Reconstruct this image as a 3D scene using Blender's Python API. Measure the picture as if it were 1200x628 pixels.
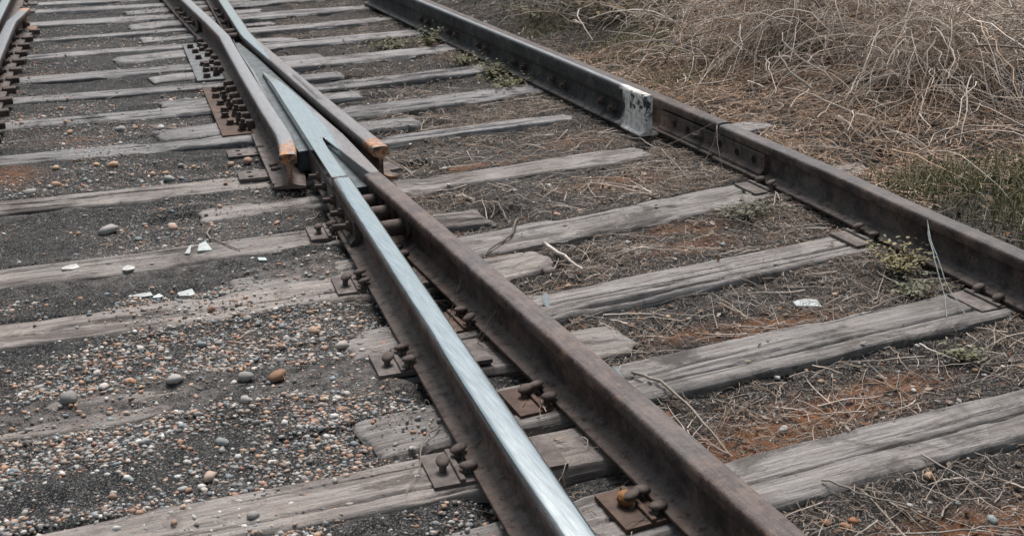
import bpy, bmesh, math, random
import numpy as np
from mathutils import Vector, Matrix

# ------------------------------------------------------------------ camera, sky, sun, exposure
scn = bpy.context.scene
for o in list(bpy.data.objects):
    bpy.data.objects.remove(o)
C = scn.collection
cam = bpy.data.cameras.new('camera')
camo = bpy.data.objects.new('camera', cam); C.objects.link(camo)
cam.sensor_width = 36.0
cam.lens = 42.405
cam.clip_start = 0.05; cam.clip_end = 500
_r = (0.91991187, -0.39176750, -0.01674470)
_u = (0.15394457, 0.32154511, 0.93429643)
_b = (-0.36064280, -0.86204812, 0.35610364)
camo.matrix_world = Matrix(((_r[0], _u[0], _b[0], 0), (_r[1], _u[1], _b[1], 0), (_r[2], _u[2], _b[2], 1.31486), (0, 0, 0, 1)))
cam.dof.use_dof = True
cam.dof.focus_distance = 3.9
cam.dof.aperture_fstop = 9.0
scn.camera = camo

SUN_EL, SUN_AZ = math.radians(60), math.radians(26)     # azimuth clockwise from +Y
w = bpy.data.worlds.new('World'); scn.world = w; w.use_nodes = True
nt = w.node_tree
bg = nt.nodes['Background']
sky = nt.nodes.new('ShaderNodeTexSky'); sky.sky_type = 'NISHITA'; sky.sun_disc = False
sky.sun_elevation = SUN_EL; sky.sun_rotation = SUN_AZ
sky.air_density = 1.0; sky.dust_density = 4.0; sky.ozone_density = 0.6
hs = nt.nodes.new('ShaderNodeHueSaturation'); hs.inputs['Saturation'].default_value = .66; hs.inputs['Hue'].default_value = .465   # thin cloud greys the sky
nt.links.new(sky.outputs[0], hs.inputs['Color']); nt.links.new(hs.outputs[0], bg.inputs[0]); bg.inputs[1].default_value = 0.068
sun = bpy.data.lights.new('sun', 'SUN'); sun.energy = 2.3; sun.angle = math.radians(26); sun.color = (1.0, 0.98, 0.96)
suno = bpy.data.objects.new('sun', sun); C.objects.link(suno)
sd = Vector((math.sin(SUN_AZ) * math.cos(SUN_EL), math.cos(SUN_AZ) * math.cos(SUN_EL), math.sin(SUN_EL)))
suno.rotation_euler = (-sd).to_track_quat('-Z', 'Y').to_euler()
suno.location = sd * 20
scn.view_settings.view_transform = 'Standard'
scn.view_settings.look = 'None'
scn.view_settings.gamma = 1.0
scn.view_settings.use_curve_mapping = False
scn.view_settings.exposure = 0.86
scn.render.engine = 'CYCLES'

rng = np.random.default_rng(7)
random.seed(7)

# ------------------------------------------------------------------ helpers
def hsh(ix, iy, s):
    n = (ix.astype(np.int64) * 374761393 + iy.astype(np.int64) * 668265263 + s * 974711) & 0x7fffffff
    n = ((n ^ (n >> 13)) * 1274126177) & 0x7fffffff
    n = ((n ^ (n >> 16)) * 461845907) & 0x7fffffff
    return (n ^ (n >> 15)) / 0x7fffffff
def vn(x, y, s=0):
    x = np.asarray(x, float); y = np.asarray(y, float)
    x, y = np.broadcast_arrays(x, y)
    ix = np.floor(x); iy = np.floor(y); fx = x - ix; fy = y - iy
    fx = fx * fx * (3 - 2 * fx); fy = fy * fy * (3 - 2 * fy)
    a = hsh(ix, iy, s); b = hsh(ix + 1, iy, s); c = hsh(ix, iy + 1, s); d = hsh(ix + 1, iy + 1, s)
    return (a + (b - a) * fx) * (1 - fy) + (c + (d - c) * fx) * fy
def fbm(x, y, s=0, o=4):                       # about -1 .. 1
    t = 0; a = 1; n = 0
    for i in range(o):
        t = t + a * (vn(np.asarray(x) * 2 ** i + i * 17.3, np.asarray(y) * 2 ** i - i * 9.1, s + i) * 2 - 1); n += a; a *= .5
    return t / n * 1.6
def sst(a, b, x):
    t = np.clip((np.asarray(x, float) - a) / (b - a), 0, 1); return t * t * (3 - 2 * t)

def fast_mesh(name, V, F, mat=None, smooth=True, col=None, attrs=None):
    """V (n,3) array; F an (m,k) array or a list of such arrays"""
    me = bpy.data.meshes.new(name)
    V = np.asarray(V, np.float32)
    Fs = F if isinstance(F, list) else [F]
    Fs = [np.asarray(f, np.int32) for f in Fs if len(f)]
    me.vertices.add(len(V)); me.vertices.foreach_set('co', V.ravel())
    li = np.concatenate([f.ravel() for f in Fs])
    tot = np.concatenate([np.full(len(f), f.shape[1], np.int32) for f in Fs])
    st = np.concatenate([[0], np.cumsum(tot)[:-1]]).astype(np.int32)
    me.loops.add(len(li)); me.loops.foreach_set('vertex_index', li)
    me.polygons.add(len(tot)); me.polygons.foreach_set('loop_start', st); me.polygons.foreach_set('loop_total', tot)
    me.update(calc_edges=True); me.validate()
    me.polygons.foreach_set('use_smooth', np.full(len(me.polygons), bool(smooth)))
    if col is not None:
        a = me.color_attributes.new('col', 'FLOAT_COLOR', 'POINT')
        c4 = np.ones((len(V), 4), np.float32); c4[:, :3] = col
        a.data.foreach_set('color', c4.ravel())
    for k, v in (attrs or {}).items():
        a = me.attributes.new(k, 'FLOAT', 'POINT'); a.data.foreach_set('value', np.asarray(v, np.float32))
    if mat: me.materials.append(mat)
    return me
def link(name, me, parent=None, loc=(0, 0, 0), rot=None):
    o = bpy.data.objects.new(name, me); C.objects.link(o); o.location = loc
    if rot: o.rotation_euler = rot
    if parent: o.parent = parent
    return o
def tag(o, label, cat=None, group=None, kind=None):
    o['label'] = label
    if cat: o['category'] = cat
    if group: o['group'] = group
    if kind: o['kind'] = kind
    return o
def empty(name, loc, label, cat, group=None):
    return tag(link(name, None, None, loc), label, cat, group)
def bm_mesh(name, bm, mat, smooth=False):
    me = bpy.data.meshes.new(name); bm.to_mesh(me); bm.free(); me.materials.append(mat)
    if smooth:
        me.polygons.foreach_set('use_smooth', np.ones(len(me.polygons), bool))
    return me
def add_box(bm, c, s, bev=0.0, rotz=0, taper=1.0, seg=2):
    r = bmesh.ops.create_cube(bm, size=1.0); vs = r['verts']
    for v in vs:
        k = taper if v.co.z > 0 else 1.0
        v.co = Vector((v.co.x * s[0] * k, v.co.y * s[1] * k, v.co.z * s[2]))
    if bev:
        es = list({e for v in vs for e in v.link_edges})
        rr = bmesh.ops.bevel(bm, geom=es, offset=bev, segments=seg, affect='EDGES', profile=.5)
        vs = list({v for f in rr['faces'] for v in f.verts} | {v for v in vs if v.is_valid})
    M = Matrix.Translation(c) @ Matrix.Rotation(rotz, 4, 'Z')
    for v in vs: v.co = M @ v.co
    return vs
def add_cyl(bm, c, axis, r, L, n=12, r2=None, rot=0):
    rr = bmesh.ops.create_cone(bm, cap_ends=True, segments=n, radius1=r, radius2=r if r2 is None else r2, depth=L)
    q = Vector((0, 0, 1)).rotation_difference(Vector(axis)).to_matrix().to_4x4()
    M = Matrix.Translation(c) @ q @ Matrix.Rotation(rot, 4, 'Z')
    for v in rr['verts']: v.co = M @ v.co
    return rr['verts']

def tubes(P, R, sides=3, taper=True):
    """P (N,K,3) curves -> V, F, index of the curve of each vertex"""
    N, K, _ = P.shape
    T = np.gradient(P, axis=1); T /= np.linalg.norm(T, axis=2, keepdims=True) + 1e-9
    ref = np.tile(np.array([.31, .17, .93]), (N, 1, 1)); ref = np.broadcast_to(ref, T.shape)
    A = np.cross(T, ref); A /= np.linalg.norm(A, axis=2, keepdims=True) + 1e-9
    B = np.cross(T, A)
    R = np.broadcast_to(np.asarray(R, float).reshape(N, -1), (N, K)).copy()
    if taper: R *= np.linspace(1, .45, K)[None]
    ang = np.arange(sides) * 2 * np.pi / sides
    V = P[:, :, None, :] + R[:, :, None, None] * (A[:, :, None, :] * np.cos(ang)[:, None] + B[:, :, None, :] * np.sin(ang)[:, None])
    idx = np.arange(N * K * sides).reshape(N, K, sides)
    nx = np.roll(idx, -1, axis=2)
    F = np.stack([idx[:, :-1], nx[:, :-1], nx[:, 1:], idx[:, 1:]], -1).reshape(-1, 4)
    return V.reshape(-1, 3), F, np.repeat(np.arange(N), K * sides)

def ico(sub=0):
    bm = bmesh.new(); bmesh.ops.create_icosphere(bm, subdivisions=sub + 1, radius=1)
    V = np.array([v.co[:] for v in bm.verts]); F = np.array([[v.index for v in f.verts] for f in bm.faces]); bm.free(); return V, F
ICO0, ICO1 = ico(0), ico(1)
OCT = (np.array([(1, 0, 0), (-1, 0, 0), (0, 1, 0), (0, -1, 0), (0, 0, 1), (0, 0, -1.)]),
       np.array([(0, 2, 4), (2, 1, 4), (1, 3, 4), (3, 0, 4), (2, 0, 5), (1, 2, 5), (3, 1, 5), (0, 3, 5)]))
def stones(base, pos, size, flat=(.35, .8), rough=.30):
    bV, bF = base; N = len(pos); k = len(bV)
    sc = np.stack([np.ones(N), rng.uniform(.55, 1, N), rng.uniform(flat[0], flat[1], N)], 1) * size[:, None]
    V = bV[None] * (1 + rng.uniform(-rough, rough, (N, k, 1))) * sc[:, None, :]
    a = rng.uniform(0, 2 * np.pi, N); tx = rng.normal(0, .22, N)
    c, s = np.cos(tx)[:, None], np.sin(tx)[:, None]
    y = V[..., 1] * c - V[..., 2] * s; z = V[..., 1] * s + V[..., 2] * c
    c, s = np.cos(a)[:, None], np.sin(a)[:, None]
    X = V[..., 0] * c - y * s; Y = V[..., 0] * s + y * c
    V = np.stack([X, Y, z], -1) + pos[:, None, :]
    F = (bF[None] + (np.arange(N) * k)[:, None, None]).reshape(-1, 3)
    return V.reshape(-1, 3), F, np.repeat(np.arange(N), k)

# ------------------------------------------------------------------ materials
class NT:
    def __init__(s, name):
        s.m = bpy.data.materials.new(name); s.m.use_nodes = True; s.t = s.m.node_tree
        s.b = s.t.nodes['Principled BSDF']
        s.b.inputs['Specular IOR Level'].default_value = 0.22
    def n(s, typ, **kw):
        x = s.t.nodes.new(typ)
        for k, v in kw.items(): setattr(x, k, v)
        return x
    def l(s, a, b): s.t.links.new(a, b)
    def val(s, sock, v):
        if hasattr(v, 'is_output'): s.l(v, sock)
        else: sock.default_value = v
    def coord(s, kind='Object', scale=(1, 1, 1)):
        c = s.n('ShaderNodeTexCoord'); mp = s.n('ShaderNodeMapping'); mp.inputs['Scale'].default_value = scale
        s.l(c.outputs[kind], mp.inputs[0]); return mp.outputs[0]
    def pos(s, scale=(1, 1, 1)):
        g = s.n('ShaderNodeNewGeometry'); mp = s.n('ShaderNodeMapping'); mp.inputs['Scale'].default_value = scale
        s.l(g.outputs['Position'], mp.inputs[0]); return mp.outputs[0]
    def noise(s, vec, scale, detail=5, rough=.6, dist=0):
        x = s.n('ShaderNodeTexNoise'); x.inputs['Scale'].default_value = scale; x.inputs['Detail'].default_value = detail
        x.inputs['Roughness'].default_value = rough; x.inputs['Distortion'].default_value = dist; s.l(vec, x.inputs[0]); return x.outputs[0]
    def ramp(s, fac, stops, interp='LINEAR'):
        x = s.n('ShaderNodeValToRGB'); x.color_ramp.interpolation = interp
        e = x.color_ramp.elements
        while len(e) < len(stops): e.new(.5)
        for i, (p, c) in enumerate(stops):
            e[i].position = p; e[i].color = (*c, 1) if len(c) == 3 else c
        s.l(fac, x.inputs[0]); return x.outputs[0]
    def rv(s, fac, a, b, lo=0., hi=1.):
        x = s.n('ShaderNodeMapRange'); x.inputs[1].default_value = a; x.inputs[2].default_value = b
        x.inputs[3].default_value = lo; x.inputs[4].default_value = hi; s.l(fac, x.inputs[0]); return x.outputs[0]
    def mix(s, f, a, b, mode='MIX'):
        x = s.n('ShaderNodeMix'); x.data_type = 'RGBA'; x.blend_type = mode
        s.val(x.inputs[0], f)
        for i, v in ((6, a), (7, b)):
            if hasattr(v, 'is_output'): s.l(v, x.inputs[i])
            else: x.inputs[i].default_value = (*v, 1)
        return x.outputs[2]
    def math(s, op, a, b=0.):
        x = s.n('ShaderNodeMath'); x.operation = op; s.val(x.inputs[0], a); s.val(x.inputs[1], b); return x.outputs[0]
    def attr(s, name, out='Fac'):
        x = s.n('ShaderNodeAttribute'); x.attribute_name = name; return x.outputs[out]
    def bump(s, h, st=.3, dist=.01, prev=None):
        x = s.n('ShaderNodeBump'); x.inputs['Strength'].default_value = st; x.inputs['Distance'].default_value = dist
        s.l(h, x.inputs['Height'])
        if prev: s.l(prev, x.inputs['Normal'])
        s.l(x.outputs[0], s.b.inputs['Normal']); return x.outputs[0]
    def out(s, col=None, rough=None, metal=None):
        for k, v in (('Base Color', col), ('Roughness', rough), ('Metallic', metal)):
            if v is None: continue
            if hasattr(v, 'is_output'): s.l(v, s.b.inputs[k])
            else: s.b.inputs[k].default_value = (*v, 1) if isinstance(v, tuple) else v
        return s.m

def rail_material(name, rustA, rustB, paint=((.25, .09, .026), (.50, .29, .18)), chip=(.46, .52), psc=24):
    q = NT(name)
    v = q.pos(); vs = q.pos((14, 1, 14))
    n1 = q.noise(v, 9, 8, .68); n2 = q.noise(v, 85, 5, .7); n3 = q.noise(vs, 9, 5, .6); n4 = q.noise(v, 2.2, 3)
    rust = q.ramp(n1, [(.36, tuple(c * .45 for c in rustA)), (.49, rustA), (.62, rustB)])
    n5 = q.noise(v, 30, 7, .75)
    rust = q.mix(q.rv(n5, .56, .64, 0, .75), rust, (rustB[0] * 1.45, rustB[1] * 1.15, rustB[2] * .95))
    rust = q.mix(q.rv(n5, .42, .36, 0, .7), rust, tuple(c * .35 for c in rustA))
    rust = q.mix(q.rv(n2, .52, .68, 0, .6), rust, tuple(c * .35 for c in rustA))
    rust = q.mix(q.math('MULTIPLY', q.rv(n4, .45, .66, 0, .6), q.rv(n5, .4, .6)), rust, (.13, .125, .125))          # dusty grey film
    ge = q.n('ShaderNodeNewGeometry'); sn = q.n('ShaderNodeSeparateXYZ'); sp_ = q.n('ShaderNodeSeparateXYZ'); q.l(ge.outputs['Normal'], sn.inputs[0]); q.l(ge.outputs['Position'], sp_.inputs[0])
    grime = q.math('MULTIPLY', q.math('MULTIPLY', q.rv(sn.outputs[2], .7, .95), q.rv(sp_.outputs[2], -.11, -.13)), q.rv(n5, .38, .6))
    rust = q.mix(grime, rust, (.17, .145, .128))                                # grit settled on the foot of the rail
    wear = q.math('ADD', q.attr('wear'), q.math('MULTIPLY', q.math('SUBTRACT', n3, .5), .22))
    grey = q.ramp(n3, [(.25, (.17, .172, .178)), (.75, (.26, .265, .27))])
    col = q.mix(q.rv(wear, .12, .5), rust, grey)
    pol = q.ramp(n3, [(.34, (.47, .535, .545)), (.5, (.54, .61, .615)), (.66, (.60, .665, .67))])
    col = q.mix(q.rv(wear, .62, .92), col, pol)
    metal = q.rv(wear, .25, .8)
    ro = q.math('ADD', q.rv(wear, .1, .9, .74, .17), q.math('MULTIPLY', q.math('SUBTRACT', n3, .5), .14))
    rg = q.math('SUBTRACT', 1.0, q.rv(wear, .2, .8))
    ro = q.math('ADD', ro, q.math('MULTIPLY', q.math('MULTIPLY', q.math('SUBTRACT', n1, .5), .25), rg))
    pm = q.math('MULTIPLY', q.attr('paint'), q.rv(q.noise(v, psc, 9, .74), *chip))
    pcol = q.ramp(q.noise(v, 38, 7, .7), [(.40, paint[0]), (.56, paint[1])])
    col = q.mix(pm, col, pcol)
    metal = q.math('MULTIPLY', metal, q.math('SUBTRACT', 1., pm))
    ro = q.mix(pm, ro, (.8, .8, .8))
    q.out(col, ro, metal)
    q.bump(q.math('MULTIPLY', n2, rg), .6, .005, q.bump(q.math('MULTIPLY', n5, rg), .5, .006))
    return q.m
M_RAIL = rail_material('rusty_rail_steel', (.088, .060, .051), (.165, .112, .088))
M_RAIL_DK = rail_material('dark_rail_steel', (.068, .052, .046), (.125, .090, .075))
M_GUARD = rail_material('guard_rail_steel', (.034, .036, .036), (.062, .058, .055), ((.45, .40, .36), (.72, .71, .69)), (.40, .44), 13)

def simple_rust(name, a, b, rough=.75, metal=.0):
    q = NT(name); v = q.pos(); n1 = q.noise(v, 22, 6, .65); n2 = q.noise(v, 140, 4)
    col = q.ramp(n1, [(.3, tuple(c * .6 for c in a)), (.5, a), (.72, b)])
    col = q.mix(q.rv(n2, .55, .8, 0, .5), col, tuple(c * .4 for c in a))
    q.out(col, rough, metal); q.bump(n2, .4, .003); return q.m
M_SPIKE = simple_rust('spike_iron', (.10, .076, .066), (.18, .145, .13))
M_PLATE = simple_rust('tie_plate_iron', (.12, .10, .092), (.23, .205, .19))
M_PLATE_RUST = simple_rust('rusted_tie_plate_iron', (.085, .056, .043), (.155, .095, .066))
M_PLATE_BLUE = simple_rust('grey_base_plate_iron', (.115, .118, .12), (.20, .205, .21), .6, .2)
M_BOLT = simple_rust('bolt_iron', (.07, .052, .045), (.14, .105, .088))
M_BRIGHT_RUST = simple_rust('orange_rust_iron', (.24, .115, .045), (.42, .24, .12))
M_CAST = simple_rust('cast_floor_iron', (.085, .10, .105), (.17, .19, .196), .55, .2)

def timber_material(name, dark, mid, light, dust, dust_amt, warm):
    q = NT(name)
    oi = q.n('ShaderNodeObjectInfo')
    c = q.n('ShaderNodeTexCoord')
    off = q.n('ShaderNodeVectorMath'); off.operation = 'ADD'
    cx = q.n('ShaderNodeCombineXYZ'); q.l(q.math('MULTIPLY', oi.outputs['Random'], 37.0), cx.inputs[0]); q.l(q.math('MULTIPLY', oi.outputs['Random'], 11.0), cx.inputs[1])
    q.l(c.outputs['Object'], off.inputs[0]); q.l(cx.outputs[0], off.inputs[1])
    def mp(sc):
        m = q.n('ShaderNodeMapping'); m.inputs['Scale'].default_value = sc; q.l(off.outputs[0], m.inputs[0]); return m.outputs[0]
    g1 = q.noise(mp((1.6, 30, 30)), 2.4, 8, .68, .6)
    g2 = q.noise(mp((2.2, 60, 60)), 3.2, 6, .75, .3)
    g3 = q.noise(mp((1, 1, 1)), 5.5, 7, .65)
    g4 = q.noise(mp((1, 1, 1)), 1.8, 3)
    g5 = q.noise(mp((1, 1.6, 1)), 60, 5, .75)
    col = q.ramp(g1, [(.34, dark), (.47, mid), (.64, light)])
    g6 = q.noise(mp((3, 150, 150)), 2.6, 4, .7)
    col = q.mix(q.rv(g6, .46, .34, 0, .55), col, tuple(x * .55 for x in dark))
    col = q.mix(q.rv(g6, .55, .68, 0, .4), col, light)
    col = q.mix(q.rv(g2, .38, .30, 0, .85), col, tuple(x * .35 for x in dark))
    col = q.mix(q.rv(g3, .40, .70, 0, .45), col, warm)
    col = q.mix(q.rv(q.math('ADD', q.math('MULTIPLY', g3, .6), q.math('MULTIPLY', g5, .4)), .5 + .12 * (1 - dust_amt), .60 + .12 * (1 - dust_amt), 0, .25 + .6 * dust_amt), col, dust)
    col = q.mix(q.rv(g5, .60, .72, 0, .7), col, tuple(x * .5 for x in dark))
    col = q.mix(q.rv(g4, .52, .68, 0, .5), col, tuple(x * .8 for x in dark))
    g7 = q.noise(mp((.8, 2.2, 1)), 3.0, 6, .7, .8)
    col = q.mix(q.rv(g7, .52, .62, 0, .8), col, tuple(x * .5 for x in dark))
    g9 = q.noise(mp((2.5, 1.5, 1)), 1.1, 5, .7)
    col = q.mix(q.rv(g9, .54, .66, 0, .6), col, tuple(x * .62 for x in dark))
    col = q.mix(q.rv(g7, .40, .34, 0, .35), col, light)
    g8 = q.noise(mp((1, 1.3, 1)), 16, 6, .75)
    col = q.mix(q.rv(g8, .60, .68, 0, .75), col, tuple(x * .5 for x in dark))
    col = q.mix(q.rv(oi.outputs['Random'], 0, 1, 0, .28), col, warm)
    br = q.rv(oi.outputs['Random'], 0, 1, .86, 1.14)
    vm = q.n('ShaderNodeVectorMath'); vm.operation = 'SCALE'; q.l(col, vm.inputs[0]); q.l(br, vm.inputs['Scale'])
    q.out(vm.outputs[0], .92)
    h = q.math('ADD', q.math('ADD', q.math('MULTIPLY', g2, .8), q.math('MULTIPLY', g6, .5)), q.math('MULTIPLY', g5, .35))
    q.b.inputs['Specular IOR Level'].default_value = .1
    q.bump(h, 1.0, .009, q.bump(g1, .4, .006)); return q.m
M_TIM_R = timber_material('weathered_grey_timber', (0.131, 0.119, 0.111), (0.287, 0.270, 0.259), (0.454, 0.427, 0.410), (0.436, 0.410, 0.385), .15, (0.332, 0.287, 0.259))
M_TIM_L = timber_material('dusty_timber', (0.172, 0.149, 0.140), (0.330, 0.301, 0.281), (0.501, 0.462, 0.433), (0.470, 0.422, 0.386), .9, (0.402, 0.330, 0.290))
M_TIM_F = timber_material('far_timber', (0.141, 0.132, 0.129), (0.299, 0.286, 0.282), (0.448, 0.435, 0.428), (0.397, 0.364, 0.349), .2, (0.299, 0.278, 0.266))

def ground_material():
    q = NT('trackbed_soil'); v = q.pos()
    n1 = q.noise(v, 3.2, 6, .62); n2 = q.noise(v, 26, 7, .7); n3 = q.noise(v, 150, 4, .7); n4 = q.noise(v, 1.1, 4)
    vor = q.n('ShaderNodeTexVoronoi'); vor.inputs['Scale'].default_value = 260; q.l(v, vor.inputs[0])
    grit = q.ramp(n2, [(.34, (.007, .0085, .0095)), (.5, (.015, .017, .0185)), (.68, (.055, .057, .057))])
    grit = q.mix(q.rv(n1, .5, .72, 0, .5), grit, (.075, .07, .064))
    hum = q.ramp(n2, [(.34, (.008, .0072, .0068)), (.5, (.018, .016, .0145)), (.68, (.058, .050, .044))])
    col = q.mix(q.attr('zone'), grit, hum)
    dustm = q.math('MULTIPLY', q.attr('dust'), q.rv(n2, .36, .58))
    col = q.mix(dustm, col, q.ramp(n2, [(.3, (.11, .098, .09)), (.7, (.21, .19, .175))]))
    mossm = q.math('MULTIPLY', q.attr('moss'), q.rv(n2, .40, .52))
    col = q.mix(mossm, col, q.ramp(n3, [(.3, (.07, .026, .010)), (.52, (.20, .072, .022)), (.75, (.24, .12, .045))]))
    col = q.mix(q.rv(vor.outputs['Color'], .74, .80, 0, .75), col, (.20, .185, .175))
    vor2 = q.n('ShaderNodeTexVoronoi'); vor2.inputs['Scale'].default_value = 420; q.l(v, vor2.inputs[0])
    col = q.mix(q.rv(vor2.outputs['Color'], .70, .76, 0, .6), col, (.17, .155, .14))
    q.b.inputs['Specular IOR Level'].default_value = .15
    q.out(col, .95)
    q.bump(n3, .8, .006, q.bump(n2, .8, .02)); return q.m
M_GROUND = ground_material()

def col_material(name, rough=.85, nscale=60, amp=.5, spec=.25, trans=0):
    q = NT(name); v = q.pos(); n = q.noise(v, nscale, 4, .65)
    c = q.mix(1.0, q.attr('col', 'Color'), q.ramp(n, [(.25, (1 - amp,) * 3), (.75, (1 + amp * .6,) * 3)]), 'MULTIPLY')
    q.b.inputs['Specular IOR Level'].default_value = spec
    q.out(c, rough); return q.m
M_STONE = col_material('gravel_stone', .8, 160, .35, .3)
M_STRAW = col_material('dry_stalk', .8, 30, .35, .25)
M_LEAF = col_material('leaf', .7, 50, .35, .25)

def objcol_material(name, rough=.75, nscale=70):
    q = NT(name); oi = q.n('ShaderNodeObjectInfo'); v = q.coord('Object'); n = q.noise(v, nscale, 6, .65); n2 = q.noise(v, nscale * 4, 4)
    c = q.mix(1.0, oi.outputs['Color'], q.ramp(n, [(.25, (.55,) * 3), (.5, (.95,) * 3), (.75, (1.25,) * 3)]), 'MULTIPLY')
    c = q.mix(q.rv(n2, .58, .75, 0, .5), c, (.05, .045, .04))
    q.out(c, rough); q.bump(n2, .25, .002); return q.m
M_PEB = objcol_material('pebble_stone', .72, 60)
M_TWIG = objcol_material('twig_bark', .85, 80)
M_SCRAP = objcol_material('pale_scrap', .5, 40)

# ------------------------------------------------------------------ track geometry: gauge lines (metres)
def gS(y): return .678 + .0937 * np.asarray(y, float)          # left (gauge) edge of the polished line
DS = math.atan(.0937)
A_PTS = [(-2., 2.62), (0, 2.70), (2.57, 2.772), (3.19, 2.797), (3.62, 2.822), (4.42, 2.842), (5.97, 2.858), (8.6, 2.885), (16, 2.95)]
def gA(y): return np.interp(y, [a for a, b in A_PTS], [b for a, b in A_PTS])

# sleepers: name -> (xc0,yc0,xc1,yc1,width,dz,style)
SL = [
    # right-hand rusty track, near to far
    ('R', .70, 2.055, 3.14, 2.0615, .225, 0, dict(cr=[(.55, .45, 1.9, .004), (1.2, .62, 2.6, .003)], er=.035)),
    ('R', .69, 2.625, 3.13, 2.668, .235, .004, dict(cr=[(.75, .30, 2.3, .0045), (.80, .40, 1.6, .003)], er=.04)),
    ('R', .80, 3.185, 3.12, 3.319, .195, .002, dict(cr=[(.6, .42, 2.1, .0045), (.9, .6, 1.4, .003), (.7, .3, 1.2, .003)], er=.06)),
    ('R', .60, 3.80, 3.38, 4.02, .25, 0, dict(cr=[(.9, .7, 1.5, .003)], er=.05)),
    ('R', .62, 4.675, 2.66, 4.735, .215, -.006, dict(cr=[(.9, .5, 1.2, .004)], er=.17)),
    ('R', .75, 5.44, 2.66, 5.50, .17, -.012, dict(cr=[(.9, .5, 1.7, .006)], er=.22)),
    ('R', .65, 6.00, 3.45, 6.19, .25, .004, dict(cr=[(.9, .35, 1.8, .006)], er=.08)),
    ('R', .75, 6.66, 3.5, 6.90, .215, 0, dict(cr=[(.9, .5, 1.9, .005)], er=.12)),
    ('R', .79, 7.40, 3.8, 7.58, .225, .006, dict(cr=[(.9, .5, 2.2, .006)], er=.1)),
    ('R', .66, 8.18, 3.5, 8.24, .24, 0, dict(cr=[(.9, .6, 2.2, .006)], er=.1)),
    ('R', .91, 8.84, 3.5, 8.92, .20, 0, dict(cr=[(.9, .5, 2., .006)], er=.1)),
    ('R', .90, 9.49, 3.5, 9.56, .25, .004, dict(cr=[(.9, .4, 2., .006)], er=.1)),
    ('R', .95, 10.2, 3.5, 10.27, .23, 0, dict(cr=[(.9, .5, 2., .006)], er=.1)),
    ('R', 1.0, 10.95, 3.5, 11.0, .23, 0, dict(cr=[], er=.1)),
    ('R', 1.05, 11.7, 3.5, 11.75, .23, 0, dict(cr=[], er=.1)),
    # left-hand track
    ('L', -1.7, 2.50, 1.25, 2.365, .205, .002, dict(cr=[(1.6, .3, 2.0, .003), (2.0, .75, 2.6, .003)], er=.08)),
    ('L', -1.7, 3.30, 1.59, 2.935, .215, -.010, dict(cr=[(1.2, .4, 2.6, .003)], er=.1)),
    ('L', -1.7, 3.815, 1.65, 3.605, .215, .002, dict(cr=[(1.3, .42, 3.0, .0045)], er=.05)),
    ('L', -1.7, 4.285, 1.63, 4.185, .215, 0, dict(cr=[(1.5, .75, 2.7, .003)], er=.07)),
    ('L', -1.7, 5.26, 1.52, 4.985, .235, -.004, dict(cr=[(1.5, .6, 2.4, .004)], er=.09)),
    ('L', -1.6, 6.01, 1.88, 5.70, .19, .004, dict(cr=[(2.0, .6, 3.2, .004)], er=.05)),
    ('L', -1.6, 6.69, 1.80, 6.44, .17, .006, dict(cr=[(1.6, .6, 3.0, .004)], er=.05)),
    ('L', -1.6, 7.31, 1.85, 7.03, .17, .004, dict(cr=[(1.6, .6, 3.0, .004)], er=.06)),
    ('L', -1.6, 7.89, 1.90, 7.62, .205, .006, dict(cr=[(1.6, .4, 3.0, .004)], er=.05)),
    ('L', -1.6, 8.72, 1.9, 8.40, .165, .002, dict(cr=[(1.6, .6, 3.0, .004)], er=.08)),
    ('L', -1.5, 9.40, 1.9, 9.10, .13, 0, dict(cr=[(1.6, .6, 3.0, .004)], er=.1)),
    ('L', -1.5, 10.10, 1.95, 9.76, .21, .004, dict(cr=[], er=.05)),
    ('L', -1.5, 10.85, 2.0, 10.42, .18, .002, dict(cr=[], er=.05)),
    ('L', -1.5, 11.30, 2.0, 10.85, .18, .002, dict(cr=[], er=.05)),
    ('L', -1.5, 12.0, 2.0, 11.55, .20, .002, dict(cr=[], er=.05)),
]
ZT = -.165
def sleeper_mask(x, y):
    """height of a sleeper top under (x,y) or -9"""
    z = np.full(np.shape(x), -9.)
    for s in SL:
        _, x0, y0, x1, y1, wd, dz, st = s
        L = math.hypot(x1 - x0, y1 - y0); tx, ty = (x1 - x0) / L, (y1 - y0) / L
        u = (x - x0) * tx + (y - y0) * ty; v = -(x - x0) * ty + (y - y0) * tx
        z = np.where((u > .02) & (u < L - .02) & (np.abs(v) < wd * .46), ZT + dz, z)
    return z

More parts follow.
